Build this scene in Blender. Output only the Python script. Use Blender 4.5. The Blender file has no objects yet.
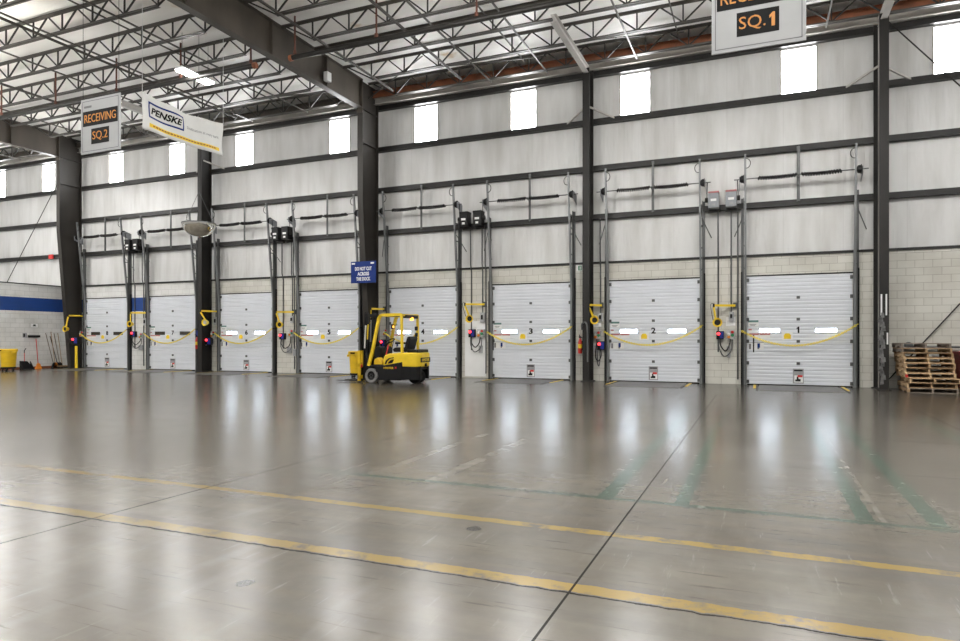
import bpy, bmesh, math, random
from mathutils import Vector, Matrix, noise as mnoise
random.seed(7)
PI = math.pi
S = bpy.context.scene
COL = S.collection

# ------------------------------------------------------------------ camera, world, exposure
FPX, TH, HY, CAMH, D = 657.0, math.atan(278.5/657.0), 338.5, 1.35, 20.72
cam_d = bpy.data.cameras.new('camera')
cam_d.sensor_width = 36.0
cam_d.lens = FPX/960*36.0
cam_d.shift_y = (HY-320.5)/960.0
cam_d.clip_end = 300
cam = bpy.data.objects.new('camera', cam_d)
COL.objects.link(cam)
cam.location = (0, 0, CAMH)
cam.rotation_euler = (PI/2, 0, TH)
S.camera = cam

W = bpy.data.worlds.new('world'); S.world = W; W.use_nodes = True
W.node_tree.nodes['Background'].inputs[0].default_value = (1.0, 0.985, 0.965, 1)
WORLD_STRENGTH = 0.24
W.node_tree.nodes['Background'].inputs[1].default_value = WORLD_STRENGTH
HIGHBAY = 130.0      # emission of the high-bay lamps
SKYLIGHT = 17.0      # daylight in the high windows
DOORLIGHT = 13.0    # daylight in the door windows

S.view_settings.view_transform = 'Standard'
S.view_settings.look = 'None'
S.view_settings.exposure = 0.76
S.view_settings.gamma = 1.0
S.view_settings.use_curve_mapping = False
S.cycles.max_bounces = 8
S.cycles.diffuse_bounces = 4
S.cycles.glossy_bounces = 3
S.cycles.sample_clamp_indirect = 6.0

# ------------------------------------------------------------------ measuring helpers (place on the plane Y of a photo column)
def PX(x, Y=D):
    return Y*math.tan(math.atan((x-480)/FPX)-TH)
def PZ(x, y, Y=D):
    X = PX(x, Y)
    d = -X*math.sin(TH)+Y*math.cos(TH)
    return CAMH+(HY-y)*d/FPX

# ------------------------------------------------------------------ materials
MATS = {}
def mat(name, color, rough=0.6, metal=0.0, vary=0.0, scale=4.0, bump=0.0, bscale=30.0, spec=0.5, emit=None, estr=0.0, stretch=None):
    m = bpy.data.materials.new(name); m.use_nodes = True
    nt = m.node_tree; b = nt.nodes['Principled BSDF']
    b.inputs['Roughness'].default_value = rough
    b.inputs['Metallic'].default_value = metal
    b.inputs['Specular IOR Level'].default_value = spec
    c = (*color, 1)
    b.inputs['Base Color'].default_value = c
    if vary or bump:
        tc = nt.nodes.new('ShaderNodeTexCoord')
        src = tc.outputs['Object']
        if stretch:
            mp = nt.nodes.new('ShaderNodeMapping'); mp.inputs['Scale'].default_value = stretch
            nt.links.new(src, mp.inputs['Vector']); src = mp.outputs['Vector']
    if vary:
        n = nt.nodes.new('ShaderNodeTexNoise'); n.inputs['Scale'].default_value = scale; n.inputs['Detail'].default_value = 6
        r = nt.nodes.new('ShaderNodeValToRGB')
        r.color_ramp.elements[0].position = .3; r.color_ramp.elements[1].position = .7
        r.color_ramp.elements[0].color = (*[max(0, v*(1-vary)) for v in color], 1)
        r.color_ramp.elements[1].color = (*[min(1, v*(1+vary*.6)) for v in color], 1)
        nt.links.new(src, n.inputs['Vector']); nt.links.new(n.outputs['Fac'], r.inputs[0])
        nt.links.new(r.outputs[0], b.inputs['Base Color'])
    if bump:
        n2 = nt.nodes.new('ShaderNodeTexNoise'); n2.inputs['Scale'].default_value = bscale; n2.inputs['Detail'].default_value = 4
        bp = nt.nodes.new('ShaderNodeBump'); bp.inputs['Strength'].default_value = bump; bp.inputs['Distance'].default_value = .02
        nt.links.new(src, n2.inputs['Vector']); nt.links.new(n2.outputs['Fac'], bp.inputs['Height']); nt.links.new(bp.outputs[0], b.inputs['Normal'])
    if emit:
        b.inputs['Emission Color'].default_value = (*emit, 1)
        b.inputs['Emission Strength'].default_value = estr
    MATS[name] = m
    return m

M_steel = mat('dark_painted_steel', (.017, .0155, .014), .5, 0, .35, 3, spec=.3, stretch=(1, 1, .3))
M_frame = mat('frame_steel_paint', (.070, .059, .048), .5, 0, .3, 1.2, spec=.3, stretch=(1, 1, .35))
M_col = mat('column_steel_paint', (.030, .026, .022), .5, 0, .3, 1.2, spec=.35, stretch=(1, 1, .35))
M_joist = mat('joist_steel_paint', (.065, .059, .051), .5, .2, .3, 2)
M_web = mat('joist_web_paint', (.022, .020, .018), .5, .2, .2, 2)
M_girt = mat('girt_paint', (.014, .013, .012), .45, 0, .3, 2, spec=.35)
M_galv = mat('galvanised_steel', (.21, .215, .22), .42, .6, .2, 6, stretch=(1, 1, .2))
M_galvd = mat('dull_galvanised_steel', (.11, .113, .113), .45, .5, .25, 6, stretch=(1, 1, .2))
M_rust = mat('primer_red_steel', (.26, .085, .035), .7, 0, .4, 2.5)
M_hang = mat('reddish_brown_rod', (.10, .034, .02), .6, 0, .3, 4)
M_light = mat('light_grey_steel', (.42, .40, .37), .5, .2, .15, 2)
M_liner = None
M_black = mat('black_plastic', (.006, .006, .0065), .45, 0, .2, 8, spec=.3)
M_rubber = mat('black_rubber', (.010, .010, .010), .75, 0, .3, 20, spec=.25)
M_white = mat('white_sheet', (.74, .745, .74), .5, 0, .04, 3)
M_doorw = mat('white_door_paint', (.64, .665, .71), .42, 0, .05, 1.2)
M_yel = mat('yellow_paint', (.80, .56, .02), .4, 0, .10, 5)
M_yelp = mat('yellow_plastic', (.74, .47, .012), .45, 0, .10, 5)
M_chain = mat('yellow_chain_plastic', (.82, .66, .07), .45, 0, .1, 30)
M_red = mat('red_paint', (.55, .03, .025), .35, 0, .1, 6)
M_blue = mat('blue_enamel', (.006, .02, .22), .35, 0, .12, 6)
M_blues = mat('blue_sign_sheet', (.0015, .022, .16), .45, 0, .08, 3, spec=.25)
M_green = mat('green_enamel', (.02, .22, .08), .4, 0, .1, 6)
M_teal = mat('teal_print', (.10, .20, .18), .6, 0, .1, 6)
M_pink = mat('faded_red_print', (.46, .17, .17), .6, 0, .1, 6)
M_orange = mat('orange_enamel', (.80, .25, .02), .4, 0, .1, 6)
M_orgt = mat('orange_lettering', (.66, .25, .02), .5)
M_signg = mat('grey_white_sign_board', (.40, .41, .42), .45, 0, .05, 3)
M_cloth = mat('white_banner_cloth', (.70, .70, .68), .8, 0, .05, 3, bump=.2, bscale=5)
M_box = mat('grey_enclosure', (.42, .43, .44), .5, .1, .12, 8)
M_dbox = mat('slate_enclosure', (.24, .25, .27), .5, .1, .12, 8)
M_ltgrey = mat('pale_grey_print', (.30, .30, .31), .6, 0, .15, 12)
M_ink = mat('black_ink', (.004, .004, .004), .6, spec=.2)
M_grime = mat('grey_ink', (.16, .16, .17), .6)
M_wood = mat('worn_pallet_wood', (.36, .235, .125), .8, 0, .35, 4, bump=.15, stretch=(1, 6, 6))
M_woodl = mat('pale_pallet_wood', (.50, .35, .20), .8, 0, .3, 4, bump=.15, stretch=(1, 6, 6))
M_woodg = mat('weathered_pallet_wood', (.19, .155, .125), .85, 0, .35, 4, bump=.15, stretch=(1, 6, 6))
M_handle = mat('broom_handle_wood', (.30, .20, .12), .6, 0, .25, 8)
M_chrome = mat('mirror_acrylic', (.80, .78, .72), .06, 1.0)
M_amberglow = mat('amber_beacon_glow', (.9, .35, .05), .4, emit=(1, .36, .03), estr=3.5)
M_redglow = mat('red_lamp_glow', (.9, .05, .04), .4, emit=(1, .03, .04), estr=3.0)
M_lamp = mat('high_bay_diffuser', (1, 1, 1), .5, emit=(1, .98, .945), estr=HIGHBAY)
M_upglow = mat('added_uplight_glow', (1, 1, 1), .5, emit=(1, .95, .86), estr=HIGHBAY*.48)
M_sky = mat('translucent_skylight_panel', (.9, .9, .9), .5, emit=(.98, .99, 1.0), estr=SKYLIGHT)
M_dwin = mat('daylit_door_glass', (.9, .9, .9), .3, emit=(.74, .86, 1.0), estr=DOORLIGHT)
M_dwind = mat('dark_door_glass', (.05, .042, .032), .15)
M_plate = mat('leveler_steel_plate', (.115, .11, .103), .38, .1, .3, 2.5, stretch=(1, .4, 1))
M_scuff = mat('torn_white_wrap', (.15, .15, .15), .5, 0, .75, 9)

def nodes(m): return m.node_tree.nodes, m.node_tree.links

def liner_material():
    m = mat('vinyl_faced_wall_liner', (.62, .61, .595), .34)
    N, L = nodes(m); b = N['Principled BSDF']
    tc = N.new('ShaderNodeTexCoord')
    mp = N.new('ShaderNodeMapping'); mp.inputs['Scale'].default_value = (1.2, 1, .22)
    n = N.new('ShaderNodeTexNoise'); n.inputs['Scale'].default_value = 1.6; n.inputs['Detail'].default_value = 7
    r = N.new('ShaderNodeValToRGB')
    r.color_ramp.elements[0].position = .28; r.color_ramp.elements[1].position = .62
    r.color_ramp.elements[0].color = (.50, .495, .48, 1); r.color_ramp.elements[1].color = (.66, .66, .655, 1)
    L.new(tc.outputs['Object'], mp.inputs[0]); L.new(mp.outputs[0], n.inputs['Vector']); L.new(n.outputs['Fac'], r.inputs[0])
    # vertical seams every 0.92 m
    sx = N.new('ShaderNodeSeparateXYZ'); L.new(tc.outputs['Object'], sx.inputs[0])
    a = N.new('ShaderNodeMath'); a.operation = 'MODULO'; a.inputs[1].default_value = 1.525
    a0 = N.new('ShaderNodeMath'); a0.operation = 'ADD'; a0.inputs[1].default_value = 100.0
    L.new(sx.outputs[0], a0.inputs[0]); L.new(a0.outputs[0], a.inputs[0])
    lt = N.new('ShaderNodeMath'); lt.operation = 'LESS_THAN'; lt.inputs[1].default_value = .016
    L.new(a.outputs[0], lt.inputs[0])
    fa = N.new('ShaderNodeMath'); fa.operation = 'MULTIPLY'; fa.inputs[1].default_value = .22
    L.new(lt.outputs[0], fa.inputs[0])
    mx = N.new('ShaderNodeMixRGB'); mx.inputs[2].default_value = (.32, .31, .29, 1)
    L.new(fa.outputs[0], mx.inputs[0]); L.new(r.outputs[0], mx.inputs[1])
    L.new(mx.outputs[0], b.inputs['Base Color'])
    # vertical wrinkles
    mp2 = N.new('ShaderNodeMapping'); mp2.inputs['Scale'].default_value = (5, 1, .5)
    n2 = N.new('ShaderNodeTexNoise'); n2.inputs['Scale'].default_value = 1.3; n2.inputs['Detail'].default_value = 3
    bp = N.new('ShaderNodeBump'); bp.inputs['Strength'].default_value = .8; bp.inputs['Distance'].default_value = .04
    L.new(tc.outputs['Object'], mp2.inputs[0]); L.new(mp2.outputs[0], n2.inputs['Vector']); L.new(n2.outputs['Fac'], bp.inputs['Height'])
    L.new(bp.outputs[0], b.inputs['Normal'])
    return m
M_liner = liner_material()

def math_node(N, L, op, a, b=None, c=None):
    n = N.new('ShaderNodeMath'); n.operation = op
    for i, v in enumerate((a, b, c)):
        if v is None: continue
        if isinstance(v, (int, float)): n.inputs[i].default_value = v
        else: L.new(v, n.inputs[i])
    return n.outputs[0]

def between(N, L, s, lo, hi):
    return math_node(N, L, 'MULTIPLY', math_node(N, L, 'GREATER_THAN', s, lo), math_node(N, L, 'LESS_THAN', s, hi))

def block_material(name, axis, white_upto=None, stripe=None):
    """painted concrete block; axis = which object axis runs along the wall"""
    m = mat(name, (.55, .53, .46), .6)
    N, L = nodes(m); b = N['Principled BSDF']
    tc = N.new('ShaderNodeTexCoord'); sp = N.new('ShaderNodeSeparateXYZ'); L.new(tc.outputs['Object'], sp.inputs[0])
    cb = N.new('ShaderNodeCombineXYZ')
    L.new(sp.outputs[axis], cb.inputs[0]); L.new(sp.outputs[2], cb.inputs[1])
    br = N.new('ShaderNodeTexBrick')
    br.inputs['Scale'].default_value = 1.0
    br.inputs['Brick Width'].default_value = .406; br.inputs['Row Height'].default_value = .203
    br.inputs['Mortar Size'].default_value = .006; br.inputs['Mortar Smooth'].default_value = .3
    br.inputs['Color1'].default_value = (.60, .59, .54, 1); br.inputs['Color2'].default_value = (.55, .54, .49, 1)
    br.inputs['Mortar'].default_value = (.33, .315, .27, 1)
    L.new(cb.outputs[0], br.inputs['Vector'])
    col = br.outputs['Color']
    if white_upto is not None:
        wh = N.new('ShaderNodeMixRGB'); wh.blend_type = 'MIX'
        br2 = N.new('ShaderNodeTexBrick')
        br2.inputs['Scale'].default_value = 1.0
        br2.inputs['Brick Width'].default_value = .406; br2.inputs['Row Height'].default_value = .203
        br2.inputs['Mortar Size'].default_value = .006; br2.inputs['Mortar Smooth'].default_value = .3
        br2.inputs['Color1'].default_value = (.66, .66, .645, 1); br2.inputs['Color2'].default_value = (.62, .62, .605, 1)
        br2.inputs['Mortar'].default_value = (.42, .42, .41, 1)
        L.new(cb.outputs[0], br2.inputs['Vector'])
        L.new(math_node(N, L, 'LESS_THAN', sp.outputs[axis], white_upto), wh.inputs[0])
        L.new(col, wh.inputs[1]); L.new(br2.outputs['Color'], wh.inputs[2]); col = wh.outputs[0]
    if stripe:
        z0, z1, lim = stripe
        f_ = math_node(N, L, 'MULTIPLY', between(N, L, sp.outputs[2], z0, z1), math_node(N, L, 'LESS_THAN', sp.outputs[axis], lim))
        bl = N.new('ShaderNodeMixRGB'); bl.inputs[2].default_value = (.003, .040, .20, 1)
        L.new(f_, bl.inputs[0]); L.new(col, bl.inputs[1]); col = bl.outputs[0]
    # grime
    n = N.new('ShaderNodeTexNoise'); n.inputs['Scale'].default_value = 1.1; n.inputs['Detail'].default_value = 8
    L.new(tc.outputs['Object'], n.inputs['Vector'])
    r = N.new('ShaderNodeValToRGB'); r.color_ramp.elements[0].position = .25; r.color_ramp.elements[1].position = .6
    r.color_ramp.elements[0].color = (.78, .77, .75, 1); r.color_ramp.elements[1].color = (1, 1, 1, 1)
    L.new(n.outputs['Fac'], r.inputs[0])
    mu = N.new('ShaderNodeMixRGB'); mu.blend_type = 'MULTIPLY'; mu.inputs[0].default_value = 1
    L.new(col, mu.inputs[1]); L.new(r.outputs[0], mu.inputs[2]); L.new(mu.outputs[0], b.inputs['Base Color'])
    bp = N.new('ShaderNodeBump'); bp.inputs['Strength'].default_value = .35; bp.inputs['Distance'].default_value = .008; bp.invert = True
    L.new(br.outputs['Fac'], bp.inputs['Height']); L.new(bp.outputs[0], b.inputs['Normal'])
    return m
M_block = block_material('painted_block_wall', 0, white_upto=-21.3, stripe=(2.55, 3.15, -22.5))
M_blockl = block_material('white_block_partition', 1, white_upto=100, stripe=(2.57, 3.17, 100))

def floor_material():
    m = mat('polished_concrete', (.3, .29, .27), .3)
    N, L = nodes(m); b = N['Principled BSDF']
    tc = N.new('ShaderNodeTexCoord'); P = tc.outputs['Object']
    sp = N.new('ShaderNodeSeparateXYZ'); L.new(P, sp.inputs[0]); X, Y = sp.outputs[0], sp.outputs[1]
    def noise(sc, det=6, rough=.55, scale=None):
        n = N.new('ShaderNodeTexNoise'); n.inputs['Scale'].default_value = sc; n.inputs['Detail'].default_value = det; n.inputs['Roughness'].default_value = rough
        if scale:
            mp = N.new('ShaderNodeMapping'); mp.inputs['Scale'].default_value = scale; L.new(P, mp.inputs[0]); L.new(mp.outputs[0], n.inputs['Vector'])
        else: L.new(P, n.inputs['Vector'])
        return n.outputs['Fac']
    def ramp(s, p0, c0, p1, c1):
        r = N.new('ShaderNodeValToRGB'); e = r.color_ramp.elements
        e[0].position = p0; e[1].position = p1; e[0].color = (*c0, 1); e[1].color = (*c1, 1)
        L.new(s, r.inputs[0]); return r.outputs[0]
    def mix(f, c1, c2, bt='MIX'):
        x = N.new('ShaderNodeMixRGB'); x.blend_type = bt
        for i, v in ((0, f), (1, c1), (2, c2)):
            if isinstance(v, (int, float)): x.inputs[i].default_value = v
            elif isinstance(v, tuple): x.inputs[i].default_value = (*v, 1)
            else: L.new(v, x.inputs[i])
        return x.outputs[0]
    mul = lambda a, b_: math_node(N, L, 'MULTIPLY', a, b_)
    base = ramp(noise(.45, 4, .5), .36, (.150, .132, .105), .66, (.240, .219, .184))
    base = mix(1.0, base, mix(.5, ramp(noise(2.2, 4, .55), .2, (.66, .66, .66), .8, (1, 1, 1)), ramp(noise(7, 4, .55), .25, (.78, .78, .78), .65, (1, 1, 1))), 'MULTIPLY')
    # darker, greyer floor towards the dock doors
    dock = ramp(math_node(N, L, 'ADD', Y, mul(noise(.8, 3), 2.5)), 0, (0, 0, 0), 1, (1, 1, 1))
    near = math_node(N, L, 'SMOOTH_MIN', 1.0, math_node(N, L, 'MAXIMUM', 0.0, math_node(N, L, 'DIVIDE', math_node(N, L, 'SUBTRACT', math_node(N, L, 'ADD', Y, mul(noise(.5, 4), 3.0)), 5.0), 10.0)), .1)
    base = mix(near, base, mix(1.0, base, (.42, .41, .40), 'MULTIPLY'))
    # tyre and skid streaks running mostly along the docks
    st = noise(1.0, 4, .55, (.5, 5.0, 1))
    base = mix(mul(ramp(st, .42, (0,0,0), .75, (1,1,1)), .50), base, (.12, .115, .105))
    sc = noise(1.3, 4, .55, (3.5, .6, 1))
    base = mix(mul(ramp(sc, .55, (0,0,0), .80, (1,1,1)), .12), base, (.40, .39, .36))
    sx_ = noise(2.0, 5, .7, (9.0, .8, 1)); base = mix(mul(ramp(sx_, .62, (0,0,0), .68, (1,1,1)), .30), base, (.30, .285, .26))
    sy_ = noise(2.0, 5, .7, (.7, 10.0, 1)); base = mix(mul(ramp(sy_, .61, (0,0,0), .67, (1,1,1)), .55), base, (.06, .054, .047))
    # wear mask for paint and tape
    wear = ramp(noise(3.2, 10, .75), .36, (0, 0, 0), .50, (1, 1, 1))
    wear2 = ramp(noise(2.2, 10, .8), .42, (0, 0, 0), .56, (1, 1, 1))
    wob = math_node(N, L, 'SUBTRACT', noise(9, 4), .5)
    Yw = math_node(N, L, 'ADD', Y, mul(wob, .05)); Xw = math_node(N, L, 'ADD', X, mul(wob, .05))
    def seg(x0, x1, y0, y1): return mul(between(N, L, Xw, x0, x1), between(N, L, Yw, y0, y1))
    def add(*v):
        o = v[0]
        for q in v[1:]: o = math_node(N, L, 'MAXIMUM', o, q)
        return o
    # dull edges beside the yellow lines
    edge = add(seg(-60, 20, 3.37, 3.62), seg(-60, 20, 4.44, 4.66))
    base = mix(mul(mul(edge, wear2), .35), base, (.12, .11, .095))
    yl = add(seg(-60, 20, 3.415, 3.535), seg(-60, 20, 4.475, 4.575))
    ylx = math_node(N, L, 'MINIMUM', 1.0, math_node(N, L, 'MAXIMUM', .6, math_node(N, L, 'DIVIDE', math_node(N, L, 'ADD', X, 8.0), 7.0)))
    base = mix(mul(mul(mul(yl, wear), ylx), .9), base, (.33, .225, .062))
    gr = add(seg(-4.2, 4, 5.50, 5.58), seg(-1.27, -1.13, 5.5, 12.6), seg(-.64, -.52, 5.5, 12.4), seg(.67, .79, 5.6, 12.8), seg(1.14, 1.27, 5.6, 13.5), seg(2.42, 2.54, 6, 13))
    base = mix(mul(mul(gr, ramp(noise(1.7, 9, .75), .33, (0,0,0), .45, (1,1,1))), .90), base, (.060, .105, .078))
    grs = add(seg(-1.34, -1.06, 5.5, 12.4), seg(-.7, -.46, 5.5, 12.2), seg(.60, .86, 5.6, 12.4), seg(1.05, 1.35, 5.6, 13), seg(-2.9, 3, 5.45, 5.63), seg(-3.0, -2.75, 5.4, 11))
    base = mix(mul(mul(grs, ramp(noise(4.5, 10, .8), .50, (0,0,0), .62, (1,1,1))), .6), base, (.055, .05, .043))
    base = mix(mul(mul(grs, ramp(noise(5.5, 8, .8), .56, (0,0,0), .66, (1,1,1))), .6), base, (.34, .33, .30))
    pale = add(seg(-2.92, -2.80, 5.5, 11), seg(.83, .87, 5.6, 11.8), seg(-3.6, -3.5, 6, 10.5))
    base = mix(mul(mul(pale, wear2), .28), base, (.40, .39, .36))
    # slab joints every 12 ft across and along
    jx = math_node(N, L, 'MODULO', math_node(N, L, 'ADD', X, 0.935+3.67*20), 3.67)
    jl = mul(math_node(N, L, 'LESS_THAN', jx, .014), math_node(N, L, 'LESS_THAN', Y, 16.6))
    jl = add(jl, seg(-60, 20, 3.385, 3.402), between(N, L, Y, 16.58, 16.60), between(N, L, Y, 10.1, 10.118), between(N, L, Y, 13.3, 13.32), between(N, L, Y, 7.6, 7.61))
    base = mix(mul(jl, .95), base, (.02, .018, .016))
    # a few spots: scraps and stains
    def spot(x, y, rx, ry):
        dx = math_node(N, L, 'DIVIDE', math_node(N, L, 'SUBTRACT', Xw, x), rx); dy = math_node(N, L, 'DIVIDE', math_node(N, L, 'SUBTRACT', Yw, y), ry)
        return math_node(N, L, 'LESS_THAN', math_node(N, L, 'ADD', mul(dx, dx), mul(dy, dy)), 1.0)
    base = mix(mul(add(spot(-2.61, 2.83, .05, .05), spot(-1.86, 4.28, .05, .06)), .75), base, (.02, .019, .017))
    base = mix(mul(add(spot(-4.05, 5.0, .14, .10), spot(-3.55, 4.95, .10, .06), spot(-3.3, 5.2, .12, .06)), mul(wear2, .6)), base, (.16, .125, .10))
    L.new(base, b.inputs['Base Color'])
    rr = N.new('ShaderNodeMapRange'); rr.inputs['To Min'].default_value = .17; rr.inputs['To Max'].default_value = .235
    L.new(noise(2.2, 4, .55), rr.inputs[0])
    dull = math_node(N, L, 'SUBTRACT', 1.0, math_node(N, L, 'MINIMUM', 1.0, math_node(N, L, 'MAXIMUM', 0.0, math_node(N, L, 'DIVIDE', math_node(N, L, 'SUBTRACT', Y, 3.0), 7.0))))
    L.new(math_node(N, L, 'ADD', rr.outputs[0], mul(dull, .03)), b.inputs['Roughness'])
    bp = N.new('ShaderNodeBump'); bp.inputs['Strength'].default_value = .22; bp.inputs['Distance'].default_value = .014
    L.new(noise(1.4, 7, .65, (.45, 2.2, 1)), bp.inputs['Height']); L.new(bp.outputs[0], b.inputs['Normal'])
    L.new(math_node(N, L, 'SUBTRACT', .45, mul(jl, .42)), b.inputs['Specular IOR Level'])
    return m
M_floor = floor_material()

def ceiling_material():
    m = mat('white_faced_insulation', (.74, .73, .70), .5)
    N, L = nodes(m); b = N['Principled BSDF']
    tc = N.new('ShaderNodeTexCoord')
    n = N.new('ShaderNodeTexNoise'); n.inputs['Scale'].default_value = .5; n.inputs['Detail'].default_value = 7
    L.new(tc.outputs['Object'], n.inputs['Vector'])
    r = N.new('ShaderNodeValToRGB'); e = r.color_ramp.elements
    e[0].position = .30; e[0].color = (.50, .34, .17, 1); e[1].position = .36; e[1].color = (.80, .785, .75, 1)
    x = e.new(.7); x.color = (.87, .855, .82, 1)
    L.new(n.outputs['Fac'], r.inputs[0]); L.new(r.outputs[0], b.inputs['Base Color'])
    mp = N.new('ShaderNodeMapping'); mp.inputs['Scale'].default_value = (1.0, 2.2, 1)
    n2 = N.new('ShaderNodeTexNoise'); n2.inputs['Scale'].default_value = 1.3; n2.inputs['Detail'].default_value = 4
    bp = N.new('ShaderNodeBump'); bp.inputs['Strength'].default_value = .6; bp.inputs['Distance'].default_value = .06
    L.new(tc.outputs['Object'], mp.inputs[0]); L.new(mp.outputs[0], n2.inputs['Vector']); L.new(n2.outputs['Fac'], bp.inputs['Height']); L.new(bp.outputs[0], b.inputs['Normal'])
    return m
M_ceil = ceiling_material()

# ------------------------------------------------------------------ mesh builder
class MB:
    def __init__(s): s.v = []; s.f = []
    def add(s, vs, fs):
        o = len(s.v); s.v += [tuple(p) for p in vs]; s.f += [tuple(i+o for i in f) for f in fs]; return s
    def box(s, x0, x1, y0, y1, z0, z1):
        return s.add([(x0,y0,z0),(x1,y0,z0),(x1,y1,z0),(x0,y1,z0),(x0,y0,z1),(x1,y0,z1),(x1,y1,z1),(x0,y1,z1)],
                     [(0,3,2,1),(4,5,6,7),(0,1,5,4),(1,2,6,5),(2,3,7,6),(3,0,4,7)])
    def cbox(s, c, d): return s.box(c[0]-d[0]/2, c[0]+d[0]/2, c[1]-d[1]/2, c[1]+d[1]/2, c[2]-d[2]/2, c[2]+d[2]/2)
    def bar(s, p, q, w, h, up=(0,0,1)):
        p, q = Vector(p), Vector(q); d = (q-p).normalized(); u = Vector(up)
        if abs(d.dot(u)) > .97: u = Vector((0,1,0)) if abs(d.y) < .9 else Vector((1,0,0))
        a = d.cross(u).normalized()*w/2; b = a.cross(d).normalized()*h/2
        vs = [p-a-b, p+a-b, p+a+b, p-a+b, q-a-b, q+a-b, q+a+b, q-a+b]
        return s.add(vs, [(0,3,2,1),(4,5,6,7),(0,1,5,4),(1,2,6,5),(2,3,7,6),(3,0,4,7)])
    def tube(s, pts, r, n=8, cap=True):
        pts = [Vector(p) for p in pts]; rings = []; prev = None
        R = r if isinstance(r, (list, tuple)) else [r]*len(pts)
        for i, p in enumerate(pts):
            if i == 0: d = pts[1]-p
            elif i == len(pts)-1: d = p-pts[i-1]
            else: d = (pts[i+1]-p).normalized()+(p-pts[i-1]).normalized()
            d.normalize()
            if prev is None:
                u = Vector((0,0,1)) if abs(d.z) < .9 else Vector((0,1,0))
                a = d.cross(u).normalized()
            else:
                a = prev-d*prev.dot(d)
                a = a.normalized() if a.length > 1e-6 else d.orthogonal().normalized()
            prev = a; b = d.cross(a)
            rings.append([p+(a*math.cos(2*PI*k/n)+b*math.sin(2*PI*k/n))*R[i] for k in range(n)])
        o = len(s.v)
        for rg in rings: s.v += [tuple(x) for x in rg]
        for i in range(len(rings)-1):
            for k in range(n):
                s.f.append((o+i*n+k, o+i*n+(k+1)%n, o+(i+1)*n+(k+1)%n, o+(i+1)*n+k))
        if cap:
            s.f.append(tuple(o+k for k in reversed(range(n)))); e = o+(len(rings)-1)*n
            s.f.append(tuple(e+k for k in range(n)))
        return s
    def lathe(s, prof, c=(0,0,0), axis='z', n=20, cap=True):
        o = len(s.v)
        for r, h in prof:
            for k in range(n):
                a = 2*PI*k/n; u, w = r*math.cos(a), r*math.sin(a)
                p = {'z': (u, w, h), 'y': (u, h, w), 'x': (h, u, w)}[axis]
                s.v.append((p[0]+c[0], p[1]+c[1], p[2]+c[2]))
        m = len(prof)
        for i in range(m-1):
            for k in range(n):
                s.f.append((o+i*n+k, o+i*n+(k+1)%n, o+(i+1)*n+(k+1)%n, o+(i+1)*n+k))
        if cap: s.f.append(tuple(o+k for k in range(n))); s.f.append(tuple(o+(m-1)*n+k for k in range(n)))
        return s
    def prism(s, poly, axis, a0, a1):
        """poly: 2-D points; axis 'y' -> (x,z), 'x' -> (y,z), 'z' -> (x,y)"""
        n = len(poly)
        def P(p, h): return {'y': (p[0], h, p[1]), 'x': (h, p[0], p[1]), 'z': (p[0], p[1], h)}[axis]
        vs = [P(p, a0) for p in poly]+[P(p, a1) for p in poly]
        fs = [tuple(range(n)), tuple(reversed(range(n, 2*n)))]+[(i, i+n, (i+1)%n+n, (i+1)%n) for i in range(n)]
        return s.add(vs, fs)
    def ibeam(s, p, q, w, h, tf=.02, tw=.015, side=(1,0,0)):
        """I-section from p to q; flanges have width w along `side`, total depth h perpendicular to it"""
        p, q = Vector(p), Vector(q); d = (q-p).normalized(); a = Vector(side).normalized(); b = d.cross(a).normalized()
        for off in (-1, 1):
            c = b*off*(h-tf)/2
            s.add([p+c+a*sx*w/2+b*sy*tf/2 for sx, sy in ((-1,-1),(1,-1),(1,1),(-1,1))]+[q+c+a*sx*w/2+b*sy*tf/2 for sx, sy in ((-1,-1),(1,-1),(1,1),(-1,1))],
                  [(0,3,2,1),(4,5,6,7),(0,1,5,4),(1,2,6,5),(2,3,7,6),(3,0,4,7)])
        s.add([p+a*sx*tw/2+b*sy*(h/2-tf) for sx, sy in ((-1,-1),(1,-1),(1,1),(-1,1))]+[q+a*sx*tw/2+b*sy*(h/2-tf) for sx, sy in ((-1,-1),(1,-1),(1,1),(-1,1))],
              [(0,3,2,1),(4,5,6,7),(0,1,5,4),(1,2,6,5),(2,3,7,6),(3,0,4,7)])
        return s
    def build(s, name, material, parent=None, bevel=0, smooth=False, label=None):
        off = Vector((0,0,0)); p = parent
        while p is not None: off += Vector(p.location); p = p.parent
        me = bpy.data.meshes.new(name)
        me.from_pydata([tuple(Vector(v)-off) for v in s.v], [], s.f)
        bm = bmesh.new(); bm.from_mesh(me); bmesh.ops.recalc_face_normals(bm, faces=bm.faces); bm.to_mesh(me); bm.free()
        me.materials.append(material)
        if smooth:
            for p_ in me.polygons: p_.use_smooth = True
            try: me.set_sharp_from_angle(angle=math.radians(38))
            except Exception: pass
        o = bpy.data.objects.new(name, me); COL.objects.link(o)
        if parent is not None: o.parent = parent
        if bevel:
            b = o.modifiers.new('bevel', 'BEVEL'); b.width = bevel; b.segments = 2; b.limit_method = 'ANGLE'
        if label: o['label'] = label
        return o

def tag(o, label, cat, group=None, kind=None):
    o['label'] = label; o['category'] = cat
    if group: o['group'] = group
    if kind: o['kind'] = kind
    return o
def thing(name, label, cat, loc=(0,0,0), group=None, kind=None):
    o = bpy.data.objects.new(name, None); COL.objects.link(o); o.location = loc; o.empty_display_size = .1
    return tag(o, label, cat, group, kind)
def dup(root, loc, label=None):
    def rec(o, par):
        c = o.copy(); COL.objects.link(c)
        if par is not None: c.parent = par
        for ch in list(o.children): rec(ch, c)
        return c
    r = rec(root, None); r.location = loc
    if label: r['label'] = label
    return r

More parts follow.
